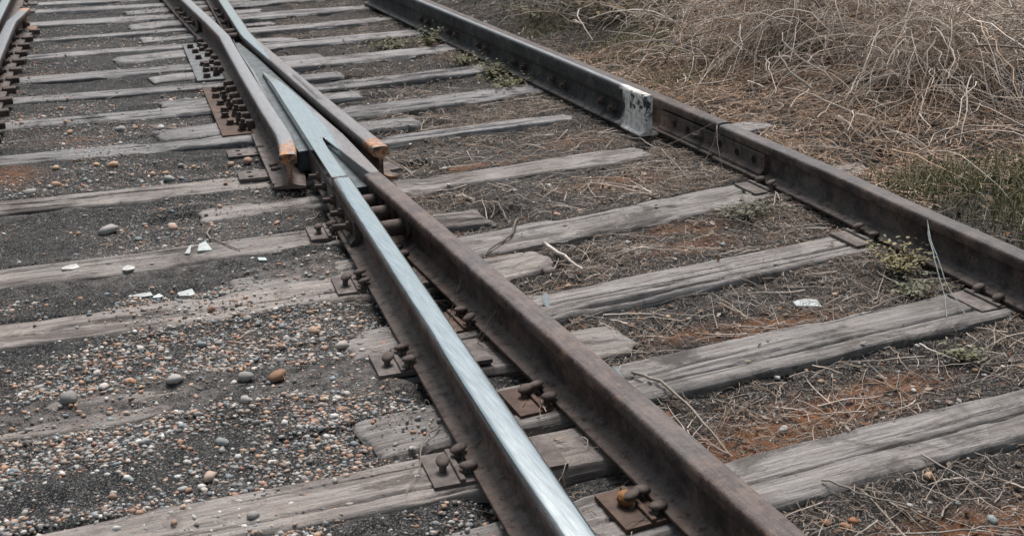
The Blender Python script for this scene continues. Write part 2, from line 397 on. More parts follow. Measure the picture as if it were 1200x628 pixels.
def mound(x, y):
    m = 0
    for cx, cy, rx, ry, h in ((4.35, 6.0, .75, .8, .26), (4.35, 4.78, .75, .6, .22), (4.0, 5.45, .5, .5, .10), (5.5, 5.3, .9, .7, .14), (4.9, 7.7, .9, .9, .26), (3.9, 7.9, .55, .7, .12), (7.2, 6.3, 1.0, 1.0, .26), (4.6, 9.6, 1.2, 1.1, .3), (6.6, 9, 2, 2, .4), (5.9, 4.2, 1., .8, .2)):
        m = m + h * np.exp(-(((x - cx) / rx) ** 2 + ((y - cy) / ry) ** 2))
    return m
def berm(x, y):
    b = np.zeros(np.shape(x))
    for (_, x0, y0, x1, y1, wd, dz, st) in SL:
        m = (y > min(y0, y1) - .25) & (y < max(y0, y1) + .25) & (x > x0 - .2) & (x < x1 + .2)
        if not np.any(m): continue
        L = math.hypot(x1 - x0, y1 - y0); tx, ty = (x1 - x0) / L, (y1 - y0) / L
        xx, yy = x[m], y[m]
        v = np.abs(-(xx - x0) * ty + (yy - y0) * tx) - wd / 2
        b[m] = np.maximum(b[m], np.exp(-(np.clip(v, -.05, 9) / .05) ** 2) * .020 * vn(xx * 5.5, yy * 5.5, 57))
        if dz > -.008: b[m] -= .022 * sst(-.004, -.03, v) * (1 - .6 * (vn(xx * 3, yy * 3, 58) > .78))
    return b
def ground_z(x, y):
    x = np.asarray(x, float); y = np.asarray(y, float)
    left = -.177 + .011 * fbm(x * 2.3, y * 2.3, 3, 3) + .004 * fbm(x * 11, y * 11, 5, 3)
    mid = -.212 + .012 * fbm(x * 3, y * 3, 8, 3)
    right = -.196 + .014 * fbm(x * 2.6, y * 2.6, 11, 4) + .007 * fbm(x * 13, y * 13, 13, 3) + .02 * sst(2.3, 2.75, x)
    far = -.172 + .02 * fbm(x * 1.5, y * 1.5, 21, 4) + mound(x, y) * .55 + .02 * np.clip(x - 3, 0, 8)
    s = x - gS(y)
    z = left + (mid - left) * sst(-.12, .02, s)
    z = np.where(y > 5.6, left - .006 * sst(5.4, 6, y), z)
    z = z + (right - z) * sst(1.30, 1.50, x)
    z = z + (far - z) * sst(2.85, 3.25, x)
    z = z - .004 * sst(5.0, 6.0, y) * (1 - sst(2.6, 3.0, x))
    return z + berm(x, y)
def surf_z(x, y):
    return np.maximum(ground_z(x, y), sleeper_mask(x, y))

# ------------------------------------------------------------------ ground sheet
def axis(parts):
    out = []
    for a, b, n in parts: out.append(np.linspace(a, b, n, endpoint=False))
    return np.concatenate(out)
gx = axis([(-90, -12, 8), (-12, -1.6, 10), (-1.6, -.4, 30), (-.4, 3.2, 190), (3.2, 8.2, 130), (8.2, 14, 12), (14, 90, 8)]); gx = np.append(gx, 90)
gy = axis([(-60, -6, 8), (-6, 1.2, 20), (1.2, 5.2, 210), (5.2, 13, 200), (13, 24, 12), (24, 110, 10)]); gy = np.append(gy, 110)
GX, GY = np.meshgrid(gx, gy)
fx, fy = GX.ravel(), GY.ravel()
gz = ground_z(np.clip(fx, -3, 9), np.clip(fy, 0, 14))
zone = sst(1.25, 1.5, fx) * .95 + .05
zone = np.maximum(zone, .0)
moss = np.zeros_like(fx)
for cx, cy, rx, ry, a in ((1.84, 2.31, .28, .085, 1), (1.60, 2.24, .2, .09, 1), (2.1, 2.36, .2, .06, 1), (2.05, 2.86, .22, .07, .9), (1.8, 2.9, .15, .06, .6), (1.9, 4.9, .22, .05, .9), (2.35, 4.4, .25, .09, .8), (-.05, 5.6, .12, .15, .8), (.15, 7.95, .2, .12, .8), (.25, 6.2, .2, .05, .5), (2.2, 3.55, .2, .06, .7), (1.75, 1.72, .3, .08, .8), (2.75, 7.5, .2, .3, .5), (2.3, 3.75, .2, .06, .6), (2.45, 5.1, .15, .1, .6), (.45, 2.45, .2, .06, .2)):
    moss = np.maximum(moss, a * np.exp(-(((fx - cx) / rx) ** 2 + ((fy - cy) / ry) ** 2) ** 1.5 * .9))
dust = np.zeros_like(fx)
for cx, cy, rx, ry, a in ((.85, 3.87, .3, .12, 1), (.85, 4.68, .22, .14, .9), (.6, 4.62, .2, .06, .6), (.3, 4.2, .5, .2, .5), (.75, 3.0, .3, .14, .7), (.1, 3.1, .4, .15, .8), (.4, 2.4, .5, .12, .6), (.1, 5.1, .3, .15, .6), (1.15, 2.37, .15, .12, .9), (.8, 5.05, .2, .1, .5), (3.5, 7.6, .3, .5, .7), (2.3, 4.7, .5, .4, .25)):
    dust = np.maximum(dust, a * np.exp(-(((fx - cx) / rx) ** 2 + ((fy - cy) / ry) ** 2) ** 2))
ny, nx = GX.shape
ii = np.arange(nx * ny).reshape(ny, nx)
GF = np.stack([ii[:-1, :-1], ii[:-1, 1:], ii[1:, 1:], ii[1:, :-1]], -1).reshape(-1, 4)
ground = link('ground', fast_mesh('ground', np.stack([fx, fy, gz], 1), GF, M_GROUND, True, None, dict(zone=zone, moss=moss, dust=dust)))
tag(ground, 'dark gritty track bed and soil under the rails', 'ground', kind='structure')

# ------------------------------------------------------------------ sleepers
def timber_mesh(L, wd, seed, cr, er, fine):
    th = .17; er = er * 1.35 + .015
    nu = max(40, int(L / (.012 if fine else .02))); nt_ = 54 if fine else 26
    u = np.linspace(0, L, nu)
    tv = np.linspace(-1, 1, nt_)
    tv = np.sign(tv) * (1 - (1 - np.abs(tv)) ** 1.15)
    # cross-section: side (5) + top + side (5)
    sz = np.array([-th, -.10, -.055, -.028, -.012])
    vv = np.concatenate([np.full(5, -1.), tv, np.full(5, 1.)]); zz = np.concatenate([sz, np.zeros(nt_), sz[::-1]])
    U, VV = np.meshgrid(u, vv, indexing='ij'); ZZ = np.broadcast_to(zz, U.shape).copy()
    hwL = wd / 2 * (1 - er * (.5 + .5 * fbm(u * 3.5, u * 0 + seed, seed, 5)) - er * .8 * sst(.62, .8, vn(u * 2.2, u * 0 + 5 + seed, seed + 3)))
    hwR = wd / 2 * (1 - er * (.5 + .5 * fbm(u * 3.5, u * 0 + seed + 40, seed + 1, 5)) - er * .8 * sst(.62, .8, vn(u * 2.2, u * 0 + 9 + seed, seed + 4)))
    Y = np.where(VV < 0, VV * hwL[:, None], VV * hwR[:, None])
    top = np.zeros(len(vv), bool); top[5:-5] = True
    e = np.clip((np.abs(VV) - .86) / .14, 0, 1)
    rnd = .008 + .012 * np.clip(fbm(U * 2.5, VV * .5, seed + 7, 3), 0, 1)
    Z = ZZ - np.where(top, rnd * e ** 2.2, rnd * np.exp(ZZ / .02))
    Z += np.where(top, .0016 * fbm(U * 1.8, Y * 26, seed + 11, 3) + .0018 * fbm(U * 5, Y * 75, seed + 13, 2) + .004 * fbm(U * 1.1, Y * 3, seed + 15, 2), 0)
    Y = Y + np.where(top, 0, np.sign(VV) * .004 * fbm(U * 2, ZZ * 45, seed + 17, 3))
    Z -= np.where(top, .010 * sst(.35, .75, fbm(U * 2.2, Y * 9, seed + 43, 4)) + .012 * e * sst(.2, .7, fbm(U * 4, VV * 1.0, seed + 47, 3)), 0)
    cc = list(cr)
    r = random.Random(seed)
    for k in range(5 if fine else 5):
        a = r.uniform(0, L * .85); cc.append((a, r.uniform(.08, .92), a + r.uniform(.12, .7), r.uniform(.0018, .0042)))
    for (ua, v0, ub, wdt) in cc:
        cl = (v0 - .5) * wd + .012 * fbm(u * 1.6, u * 0 + v0 * 31, seed + 19, 3) + .003 * fbm(u * 12, u * 0 + v0 * 13, seed + 23, 2)
        tap = np.clip(np.minimum(u - ua, ub - u) / .12, 0, 1)
        d = np.abs(Y - cl[:, None]) / (wdt * (.55 + .75 * vn(u * 6, u * 0 + v0 * 7, seed + 29))[:, None] + 1e-5)
        Z -= np.where(top, np.exp(-d ** 2) * tap[:, None] * (wdt * 5.5), 0)
    # ragged ends
    X = U - L / 2
    X = X + np.where(U < .06, .018 * fbm(VV * 2.2, VV * 0 + 3, seed + 31, 3) + .006 * e ** 2, 0) + np.where(U > L - .06, .018 * fbm(VV * 2.2, VV * 0 + 8, seed + 37, 3) - .006 * e ** 2, 0)
    # end rounding
    dend = np.minimum(U, L - U); Z -= np.where(top, .007 * np.exp(-dend / .008), 0)
    n, k = X.shape
    idx = np.arange(n * k).reshape(n, k)
    F = np.stack([idx[:-1, :-1], idx[1:, :-1], idx[1:, 1:], idx[:-1, 1:]], -1).reshape(-1, 4)
    V = np.stack([X, Y, Z], -1).reshape(-1, 3)
    caps = [idx[0][None], idx[-1][::-1][None]]
    return V, [F] + caps

def plate_mesh(name, wx, wy, th, mat, holes=(), ridge=None, hole_r=.011):
    """flat rolled plate with real holes; local x across the rail, y along it, top at z=0"""
    xs = {-wx / 2, wx / 2}; ys = {-wy / 2, wy / 2}
    for hx, hy in holes:
        xs |= {hx - hole_r * 1.6, hx + hole_r * 1.6}; ys |= {hy - hole_r * 1.6, hy + hole_r * 1.6}
    xs = sorted(xs); ys = sorted(ys)
    bm = bmesh.new()
    def V(x, y, z): return bm.verts.new((x, y, z))
    for i in range(len(xs) - 1):
        for j in range(len(ys) - 1):
            cx, cy = (xs[i] + xs[i + 1]) / 2, (ys[j] + ys[j + 1]) / 2
            h = next((h for h in holes if abs(h[0] - cx) < 1e-4 and abs(h[1] - cy) < 1e-4), None)
            if h is None:
                bm.faces.new([V(xs[i], ys[j], 0), V(xs[i + 1], ys[j], 0), V(xs[i + 1], ys[j + 1], 0), V(xs[i], ys[j + 1], 0)])
            else:
                sq, ci, lo = [], [], []
                for k in range(12):
                    a = 2 * math.pi * k / 12 + math.pi / 12 * 3
                    c, s = math.cos(a), math.sin(a); m = max(abs(c), abs(s))
                    sq.append(V(h[0] + c / m * hole_r * 1.6, h[1] + s / m * hole_r * 1.6, 0))
                    ci.append(V(h[0] + c * hole_r, h[1] + s * hole_r, 0)); lo.append(V(h[0] + c * hole_r, h[1] + s * hole_r, -th * .95))
                for k in range(12):
                    l = (k + 1) % 12
                    bm.faces.new([sq[k], sq[l], ci[l], ci[k]]); bm.faces.new([ci[k], ci[l], lo[l], lo[k]])
                bm.faces.new(lo)
    a, b = wx / 2, wy / 2
    q = [(-a, -b), (a, -b), (a, b), (-a, b)]
    for k in range(4):
        (x0, y0), (x1, y1) = q[k], q[(k + 1) % 4]
        bm.faces.new([V(x0, y0, 0), V(x0, y0, -th), V(x1, y1, -th), V(x1, y1, 0)])
    if ridge:
        for rx in ridge: add_box(bm, (rx, 0, .003), (.014, wy * .985, .012), .003)
    bmesh.ops.remove_doubles(bm, verts=bm.verts, dist=1e-5)
    bmesh.ops.recalc_face_normals(bm, faces=bm.faces)
    return bm_mesh(name, bm, mat)

TP_H = [(-.125, -.035), (-.125, .04), (.125, -.04), (.125, .035)]
ME_PLATE = plate_mesh('tie_plate', .33, .155, .013, M_PLATE, TP_H, (-.095, .095))
ME_PLATE_R = plate_mesh('tie_plate_rusted', .33, .155, .013, M_PLATE_RUST, TP_H, (-.095, .095))
def spike_mesh():
    bm = bmesh.new()
    add_cyl(bm, (0, 0, -.022), (0, 0, 1), .0095, .07, 8, .0095, .3)
    r = bmesh.ops.create_icosphere(bm, subdivisions=2, radius=1)
    for v in r['verts']:
        x, y, z = v.co
        v.co = Vector((x * .023 - .004, y * .017, z * (.0105 if z > 0 else .007) + .010 - x * .004))
    return bm_mesh('spike', bm, M_SPIKE, True)
ME_SPIKE = spike_mesh()

ORD = ['first', 'second', 'third', 'fourth', 'fifth', 'sixth', 'seventh', 'eighth', 'ninth', 'tenth', 'eleventh', 'twelfth', 'thirteenth', 'fourteenth', 'fifteenth']
LAB = {
    ('R', 0): 'broad grey cracked sleeper end running off the lower right corner',
    ('R', 1): 'grey sleeper with a long lengthwise crack, second from the bottom right of the rusty rail',
    ('R', 2): 'deeply split grey sleeper beside the white stick, third right of the rusty rail',
    ('R', 3): 'smooth grey sleeper with an orange spot under the fishplate joint',
    ('R', 4): 'pale eroded sleeper with ragged edges just beyond the fishplate joint',
    ('R', 5): 'thin rotten sleeper beside the orange right wing rail end',
    ('L', 0): 'dusty sleeper nearest the camera on the left, split at its end',
    ('L', 1): 'half buried sleeper under the two large pebbles on the left',
    ('L', 2): 'pale sleeper with a long lengthwise split below the white scraps',
    ('L', 3): 'dusty sleeper carrying the white scraps and the bent twig',
    ('L', 4): 'brownish dusty sleeper just in front of the left wing rail end',
}
cnt = {'R': 0, 'L': 0}
def gauge_centres(side, x0, y0, x1, y1):
    """(x,y,angle,kind) of each rail centre crossing this sleeper"""
    out = []
    def yat(x): return y0 + (y1 - y0) * (x - x0) / (x1 - x0)
    xb = 1.252; yb = yat(xb)
    if yb < 4.3 and side == 'R': out.append((xb, yb, 0., 'B'))
    ya = yat(2.87)
    if side == 'R' and x1 > 2.9: xa = float(gA(ya)) + .036; out.append((xa, yat(xa), -.01, 'A'))
    ys = yat(1.05); xs = float(gS(ys)) + .036; ys = yat(xs); xs = float(gS(ys)) + .036
    if side == 'L' and ys < 4.6: out.append((xs, ys, -DS, 'S'))
    yl = yat(-.6); xl = float(gS(yl)) - 1.52 - .036
    if side == 'L': out.append((xl, yat(xl), -DS, 'K'))
    return out
for i, (side, x0, y0, x1, y1, wd, dz, st) in enumerate(SL):
    k = cnt[side]; cnt[side] += 1
    L = math.hypot(x1 - x0, y1 - y0); ang = math.atan2(y1 - y0, x1 - x0)
    cx, cy = (x0 + x1) / 2, (y0 + y1) / 2
    lab = LAB.get((side, k)) or ('weathered grey sleeper, %s from the camera in the %s row' % (ORD[k], 'right-hand' if side == 'R' else 'left-hand'))
    root = empty('railway_sleeper', (cx, cy, ZT + dz), lab, 'sleeper', 'timber sleepers under the ' + ('rusty right track' if side == 'R' else 'polished left track'))
    mat = (M_TIM_R if side == 'R' else M_TIM_L) if min(y0, y1) < 5.3 else M_TIM_F
    V, F = timber_mesh(L, wd, 100 + i * 7, st['cr'], st['er'], min(y0, y1) < 7.0)
    me = fast_mesh('timber', V, F, mat, True)
    link('timber', me, root, (0, 0, 0), (0, 0, ang))
    for (px, py, pa, kind) in gauge_centres(side, x0, y0, x1, y1):
        off = 0.
        rusted = kind == 'B'
        pl = link('tie_plate', ME_PLATE_R if rusted else ME_PLATE, root, (px - cx, py - cy, .0115 - dz), (0, 0, pa))
        sp = [(-.078, -.045, 0), (-.079, .03, 0), (.078, .02, math.pi)]
        if kind == 'S': sp.append((-.128, -.01, 1.2))
        if kind == 'B' and k < 2: sp.append((-.112, .01, .5))
        for (sx, sy, sa) in sp:
            s = link('spike', ME_SPIKE, pl, (sx, sy + random.uniform(-.012, .012), .010 + random.uniform(0, .010)), (random.uniform(-.2, .2), random.uniform(-.25, .1), sa + math.pi + random.uniform(-.35, .35)))

# ------------------------------------------------------------------ rails
HEAD = [(-.008, -.122), (-.0085, -.062), (-.0105, -.05), (-.022, -.0435), (-.033, -.040), (-.0358, -.036), (-.036, -.016), (-.0348, -.0085), (-.0315, -.0038), (-.026, -.0016), (-.018, -.0006), (-.008, -.0001), (0, 0)]
def rail_profile():
    left = [(-.066, -.150), (-.066, -.1415), (-.0645, -.1395), (-.03, -.1335), (-.016, -.1285)] + HEAD
    return np.array(left + [(-u, z) for u, z in left[-2::-1]])
PROF = rail_profile()
def sweep(name, path, prof, mat, wear=None, paint=None, zoff=0., step=.06, prof_fn=None):
    path = np.array(path, float)
    d = np.r_[0, np.cumsum(np.linalg.norm(np.diff(path, axis=0), axis=1))]
    s = np.unique(np.r_[np.arange(0, d[-1], step), d, d[-1]])
    x = np.interp(s, d, path[:, 0]); y = np.interp(s, d, path[:, 1])
    tx = np.gradient(x, s); ty = np.gradient(y, s); n = np.hypot(tx, ty); tx /= n; ty /= n
    K = len(prof)
    P = np.broadcast_to(prof, (len(s), K, 2)).copy()
    if prof_fn is not None: P = prof_fn(P, x, y)
    X = x[:, None] + P[..., 0] * ty[:, None]; Y = y[:, None] - P[..., 0] * tx[:, None]; Z = P[..., 1] + zoff
    V = np.stack([X, Y, Z], -1).reshape(-1, 3)
    idx = np.arange(len(s) * K).reshape(len(s), K)
    nxt = np.roll(idx, -1, 1)
    F = np.stack([idx[:-1], nxt[:-1], nxt[1:], idx[1:]], -1).reshape(-1, 4)
    nv = len(V)                                   # capped ends get vertices of their own so the edge stays crisp
    V = np.r_[V, V[idx[0]], V[idx[-1]]]
    caps = [np.arange(nv, nv + K)[::-1][None], np.arange(nv + K, nv + 2 * K)[None]]
    U = np.r_[P[..., 0].ravel(), P[0, :, 0], P[-1, :, 0]]
    wv = np.zeros(len(V)) if wear is None else wear(V[:, 0], V[:, 1], V[:, 2] - zoff, U)
    if wear is not None: wv[nv:] = 0
    pv = np.zeros(len(V)) if paint is None else paint(V[:, 0], V[:, 1], V[:, 2], U)
    F = F[:, ::-1]
    return fast_mesh(name, V, [F] + caps, mat, True, None, dict(wear=wv, paint=pv))
def top_wear(amount, side_amt=0.):
    def f(x, y, z, u):
        t = np.clip((z + .010) / .006, 0, 1)
        return np.where(z > -.012, t * amount, 0) + np.where((z <= -.012) & (z > -.038), side_amt, 0)
    return f

ys = np.arange(-1.5, 4.381, .25); ys = np.append(ys[ys < 4.3], 4.368)
def pS(y): return (float(gS(y)) + .036, float(y))
def wS(x, y, z, u):
    t = np.clip((z + .0105) / .005, 0, 1); u = u + .007 * fbm(y * 1.7, y * 0, 78, 4); t = t * (1.05 - .28 * sst(.012, .034, u) - .55 * sst(-.027, -.035, -(-u)) * 0 - .5 * sst(.026, .034, -u))
    return t * (1 - .6 * (y > 4.36)) + np.where((z <= -.0105) & (z > -.03), .22, 0)
railS = link('polished_rail', sweep('polished_rail', [pS(y) for y in ys], PROF, M_RAIL, wS))
tag(railS, 'bright worn steel rail running from the frog down to the bottom edge', 'rail')
railB = link('rusty_rail', sweep('rusty_rail', [(1.228, -1.5), (1.245, 1.0), (1.250, 1.6), (1.256, 2.2), (1.2545, 2.9), (1.252, 3.67), (1.249, 4.375)], PROF, M_RAIL, top_wear(.20, .02)))
tag(railB, 'brown rusty rail running from the frog to the bottom right', 'rail')
yA = [a for a, b in A_PTS if a < 4.4]
railA = link('stock_rail', sweep('stock_rail', [(float(gA(y)) + .036, y) for y in yA] + [(float(gA(4.41)) + .036, 4.41)], PROF, M_RAIL_DK, top_wear(.22)))
tag(railA, 'rusty brown rail on the right, nearer the camera than the fishplate joint', 'rail')
railA0 = link('stock_rail', sweep('stock_rail', [(float(gA(y)) + .038, y) for y in (4.425, 5.97, 8.6, 12, 16)], PROF, M_RAIL_DK, top_wear(.16), zoff=.004))
tag(railA0, 'dark rail behind the guard rail, running away beyond the fishplate joint', 'rail')
railK = link('stock_rail', sweep('stock_rail', [(float(gS(y)) - 1.52 - .036, y) for y in (-1, 2, 5, 8, 12, 17)], PROF, M_RAIL_DK, lambda x, y, z, u: np.clip((z + .0105) / .005, 0, 1) * 1.05))
tag(railK, 'bright topped rail cut off by the top left corner', 'rail')

# frog: closure rails bend into wing rails
def groove_fn(y_hi, y_lo, u_hi, u_lo, sign=1):
    """cut a narrow slot into the head top along part of the length (columns 17..19 are the crown)"""
    def f(P, x, y):
        k = len(HEAD) + 4                                      # index of the crown point (0,0)
        t = np.clip((y_hi - y) / (y_hi - y_lo), 0, 1); u0 = u_hi + (u_lo - u_hi) * t
        on = ((y < y_hi) & (y > y_lo)).astype(float)
        for j, du, dp in ((-1, -.004, 0), (0, 0, .016), (1, .004, 0)):
            P[:, k + j, 0] = np.where(on > 0, u0 + du, P[:, k + j, 0]); P[:, k + j, 1] = np.where(on > 0, -.0006 - dp * on, P[:, k + j, 1])
        # keep the neighbours outside of the slot
        for j in range(2, 6):
            P[:, k + j, 0] = np.where(on > 0, np.maximum(P[:, k + j, 0], u0 + .004 + .001 * j), P[:, k + j, 0])
            P[:, k - j, 0] = np.where(on > 0, np.minimum(P[:, k - j, 0], u0 - .004 - .001 * j), P[:, k - j, 0])
        return P
    return f
def wX2(x, y, z, u):
    lat = x - gS(y)                                            # where the wheels of the left track roll
    t = np.clip((z + .0105) / .005, 0, 1)
    band = sst(-.012, -.004, lat) * (1 - sst(.066, .074, lat))
    end = sst(6.42, 6.62, y - .5 * np.abs(lat - .035))
    w_ = t * np.where(y > 7.8, 1.05, np.maximum(.38, 1.05 * band * end))
    return w_ + np.where((z <= -.0105) & (z > -.034), .28, 0)
def dense(pts, step=.12):
    pts = np.array(pts, float); out = []
    for a, b in zip(pts[:-1], pts[1:]):
        n = max(1, int(np.linalg.norm(b - a) / step)); out += [a + (b - a) * i / n for i in range(n)]
    return np.array(out + [pts[-1]])
pX2 = [(1.394, 4.735), (1.394, 4.9), (1.401, 5.62), (1.413, 6.385), (1.428, 7.2), (1.436, 7.66)] + [pS(y) for y in (7.8, 9.4, 12, 16.5)]
wingR = link('wing_rail', sweep('wing_rail', dense(pX2), PROF, M_RAIL, wX2, lambda x, y, z, u: ((y < 4.86) & (z > -.05)).astype(float) + .6 * ((y < 4.75) & (z <= -.05)), prof_fn=groove_fn(6.38, 5.72, -.006, -.020)))
tag(wingR, 'right wing rail of the frog, mirror bright at the top, ending in flaking orange', 'wing rail', 'wing rails of the frog')
pX1 = [(1.012, 4.792), (1.042, 4.92), (1.066, 5.08), (1.075, 5.147), (1.110, 5.611), (1.187, 6.516), (1.285, 7.58), (1.302, 7.75), (1.318, 8.3), (1.337, 9.5), (1.40, 12), (1.50, 16.5)]
wingL = link('wing_rail', sweep('wing_rail', dense(pX1), PROF, M_RAIL, top_wear(.52, .12), lambda x, y, z, u: ((y < 4.97 - .03 * np.sin(u * 200)) & (z > -.05)).astype(float) + .6 * ((y < 4.80) & (z <= -.05) & (z > -.125))))
tag(wingL, 'left wing rail of the frog, dull grey, ending in flaking orange', 'wing rail', 'wing rails of the frog')

# frog casting: point, flangeway floor, packing strip
frog = empty('frog_casting', (1.25, 5.5, -.152), 'steel frog casting with bright point between the two wing rails', 'railway frog')
def prism(name, poly, z0, z1, mat, bev=.004, wear=None, parent=None, org=(1.25, 5.5, -.152), sub=0, zfn=None):
    bm = bmesh.new()
    top = [bm.verts.new((x, y, z1)) for x, y in poly]; bot = [bm.verts.new((x, y, z0)) for x, y in poly]
    ft = bm.faces.new(top); bm.faces.new(bot[::-1])
    n = len(poly)
    for i in range(n):
        j = (i + 1) % n; bm.faces.new([top[i], bot[i], bot[j], top[j]])
    bmesh.ops.recalc_face_normals(bm, faces=bm.faces)
    if bev:
        es = [e for e in bm.edges if abs(e.verts[0].co.z - z1) < 1e-6 and abs(e.verts[1].co.z - z1) < 1e-6]
        bmesh.ops.bevel(bm, geom=es, offset=bev, segments=2, affect='EDGES', profile=.5)
    bmesh.ops.triangulate(bm, faces=[f for f in bm.faces if len(f.verts) > 4])
    if sub:
        for s_ in range(sub):
            es = [e for e in bm.edges if e.calc_length() > (.035 if sub < 5 else .02)]
            bmesh.ops.subdivide_edges(bm, edges=es, cuts=1)
            bmesh.ops.triangulate(bm, faces=[f for f in bm.faces if len(f.verts) > 4])
    if zfn:
        for v in bm.verts: v.co.z += zfn(v.co.x, v.co.y, v.co.z)
    co = np.array([v.co[:] for v in bm.verts])
    for v in bm.verts: v.co -= Vector(org)
    me = bm_mesh(name, bm, mat)
    wv = np.zeros(len(co)) if wear is None else wear(co[:, 0], co[:, 1], co[:, 2])
    a = me.attributes.new('wear', 'FLOAT', 'POINT'); a.data.foreach_set('value', np.asarray(wv, np.float32))
    me.attributes.new('paint', 'FLOAT', 'POINT')
    return link(name, me, parent)
def core_right(y): return np.interp(y, [4.375, 5.01, 5.9, 6.5, 6.62], [1.279, 1.309, 1.314, 1.313, 1.3065])
yy = np.linspace(6.62, 4.38, 26)
poly = [(float(core_right(y)), y) for y in yy]
poly += [(1.238, 4.38), (1.232, 4.55), (1.224, 4.80), (1.217, 4.985), (1.2095, 4.985), (1.188, 4.80), (1.169, 4.60), (1.151, 4.38)]
poly += [(float(gS(y)), y) for y in yy[::-1]]
def w_core(x, y, z):
    lat = x - gS(y)
    edge = np.interp(y, [4.38, 5.04, 5.32, 6.19, 6.64], [.075, .102, .098, .050, .03])
    bright = (1 - sst(-.006, .03, lat - edge)) * sst(-.004, .002, lat)
    bright = bright * sst(4.383, 4.392, y) * (1 - ((np.abs(y - 4.985) < .012) & (x > 1.2) & (x < 1.225)))
    return np.where(z > -.035, .36 + .7 * bright * (z > -.012 - .02), .25)
def z_core(x, y, z): return -.022 * float(sst(6.15, 6.66, y)) if z > -.03 else 0
prism('frog_point', poly, -.148, 0.0, M_RAIL, .004, w_core, frog, sub=5, zfn=z_core)
prism('groove_floor', [(1.236, 4.40), (1.216, 4.97), (1.21, 4.97), (1.153, 4.40)], -.09, -.030, M_CAST, 0, None, frog, sub=2, zfn=lambda x, y, z: -.035 * float(sst(4.9, 4.45, -y + 9.35)) * 0 - .03 * max(0., min(1., (4.9 - y) / .5)) if z > -.06 else 0)
# flangeway floor between the wings
fl = [(1.10, 4.98), (1.345, 4.98), (1.36, 5.6), (1.372, 6.4), (1.39, 7.25), (1.385, 7.72), (1.335, 7.72), (1.225, 6.6), (1.15, 5.7)]
prism('flangeway_floor', fl, -.135, -.046, M_CAST, .003, lambda x, y, z: x * 0 + .3, frog, sub=2)
# slim cast strip packed against the left wing rail
st_r = [(1.338, 7.66), (1.292, 7.2), (1.247, 6.594), (1.196, 6.1), (1.156, 5.735)]
st_l = [(1.153, 5.735), (1.183, 6.1), (1.2335, 6.594), (1.285, 7.2), (1.330, 7.62)]
prism('packing_strip', st_r + st_l, -.05, -.005, M_RAIL, .0025, lambda x, y, z: x * 0 + .42, frog, sub=2)
for (yy_, xx) in ((7.98, None), (8.16, None)):
    a = 1.309 + .02 * (yy_ - 8); b = float(gS(yy_)) + .036
    bm = bmesh.new(); add_cyl(bm, ((a + b) / 2 - 1.25, yy_ - 5.5, -.055 + .152), (1, 0, 0), .03, b - a - .02, 14)
    link('spacer', bm_mesh('spacer', bm, M_BOLT, True), frog)

# spacer thimbles between the polished and the rusty rail (bolted to the polished rail)
for n_, yy_ in enumerate((4.255, 4.10, 3.925)):
    a = float(gS(yy_)) + .046; b = 1.244
    bm = bmesh.new(); add_cyl(bm, ((a + b) / 2, yy_, -.078), (1, 0, 0), .030, b - a, 18)
    add_cyl(bm, (b - .010, yy_, -.078), (1, 0, 0), .042, .022, 18)
    o = link('spacer', bm_mesh('spacer', bm, M_SPIKE, True), railB)
    for p in o.data.polygons: p.use_smooth = len(p.vertices) == 4

# ------------------------------------------------------------------ fishplates
def ngon_bolt(bm, c, axis, r=.019, L=.02, n=6, stud=.012, sl=.02):
    ax = Vector(axis).normalized(); c = Vector(c)
    add_cyl(bm, c + ax * L / 2, axis, r, L, n); add_cyl(bm, c + ax * (L + sl / 2), axis, stud, sl, 8)
    add_cyl(bm, c + ax * .002, axis, r * 1.25, .006, 14)
def fishplate(parent, cfn, y0, y1, side, holes, mat, bolts, lip=True):
    """bar along the web; cfn(y) rail centre, side -1 = left; holes as y positions"""
    L = y1 - y0; ym = (y0 + y1) / 2
    prof = np.array([(.0105, -.047), (.034, -.0435), (.0365, -.047), (.0365, -.058), (.033, -.062), (.033, -.107), (.037, -.111), (.052, -.1235), (.053, -.133), (.046, -.1355), (.0105, -.1285)])
    if side < 0: prof = prof[::-1] * np.array([-1, 1])
    bar = link('fishplate', sweep('fishplate', [(cfn(y), y) for y in np.linspace(y0, y1, 5)], prof, mat, None), parent)
    for p in bar.data.polygons: p.use_smooth = False
    for hy in holes:
        bm = bmesh.new(); cx = cfn(hy) + side * .0331
        # ring and near-black disc: a bolt hole, its inner shade painted on
        n = 14; o_, i_, d_ = [], [], []
        for k in range(n):
            a = 2 * math.pi * k / n; c, s = math.cos(a), math.sin(a)
            o_.append(bm.verts.new((cx + side * .0006, hy + c * .0165, -.084 + s * .0165)))
            i_.append(bm.verts.new((cx + side * .0032, hy + c * .0135, -.084 + s * .0135)))
            d_.append(bm.verts.new((cx + side * .0008, hy + c * .0105, -.084 + s * .0105)))
        for k in range(n):
            l = (k + 1) % n; bm.faces.new([o_[k], o_[l], i_[l], i_[k]]); bm.faces.new([i_[k], i_[l], d_[l], d_[k]])
        bm.faces.new(d_); bmesh.ops.recalc_face_normals(bm, faces=bm.faces)
        link('bolt_hole', bm_mesh('bolt_hole', bm, M_HOLE), bar)
    for by, ll in bolts:
        bm = bmesh.new(); ngon_bolt(bm, (cfn(by) + side * .034, by, -.084), (side, 0, .05), .019, .018, 6, .012, ll)
        link('bolt', bm_mesh('bolt', bm, M_BOLT), bar)
    return bar
M_HOLE = simple_rust('bolt_hole_shade', (.012, .010, .009), (.02, .017, .015))
fishplate(railA, lambda y: float(gA(y)) + .037, 4.045, 4.93, -1, (4.80, 4.68, 4.40, 4.26, 4.125), M_RAIL_DK, ((4.56, .03),))
fishplate(railA, lambda y: float(gA(y)) + .037, 4.045, 4.93, 1, (), M_RAIL_DK, ((4.8, .02), (4.56, .02), (4.26, .02)))
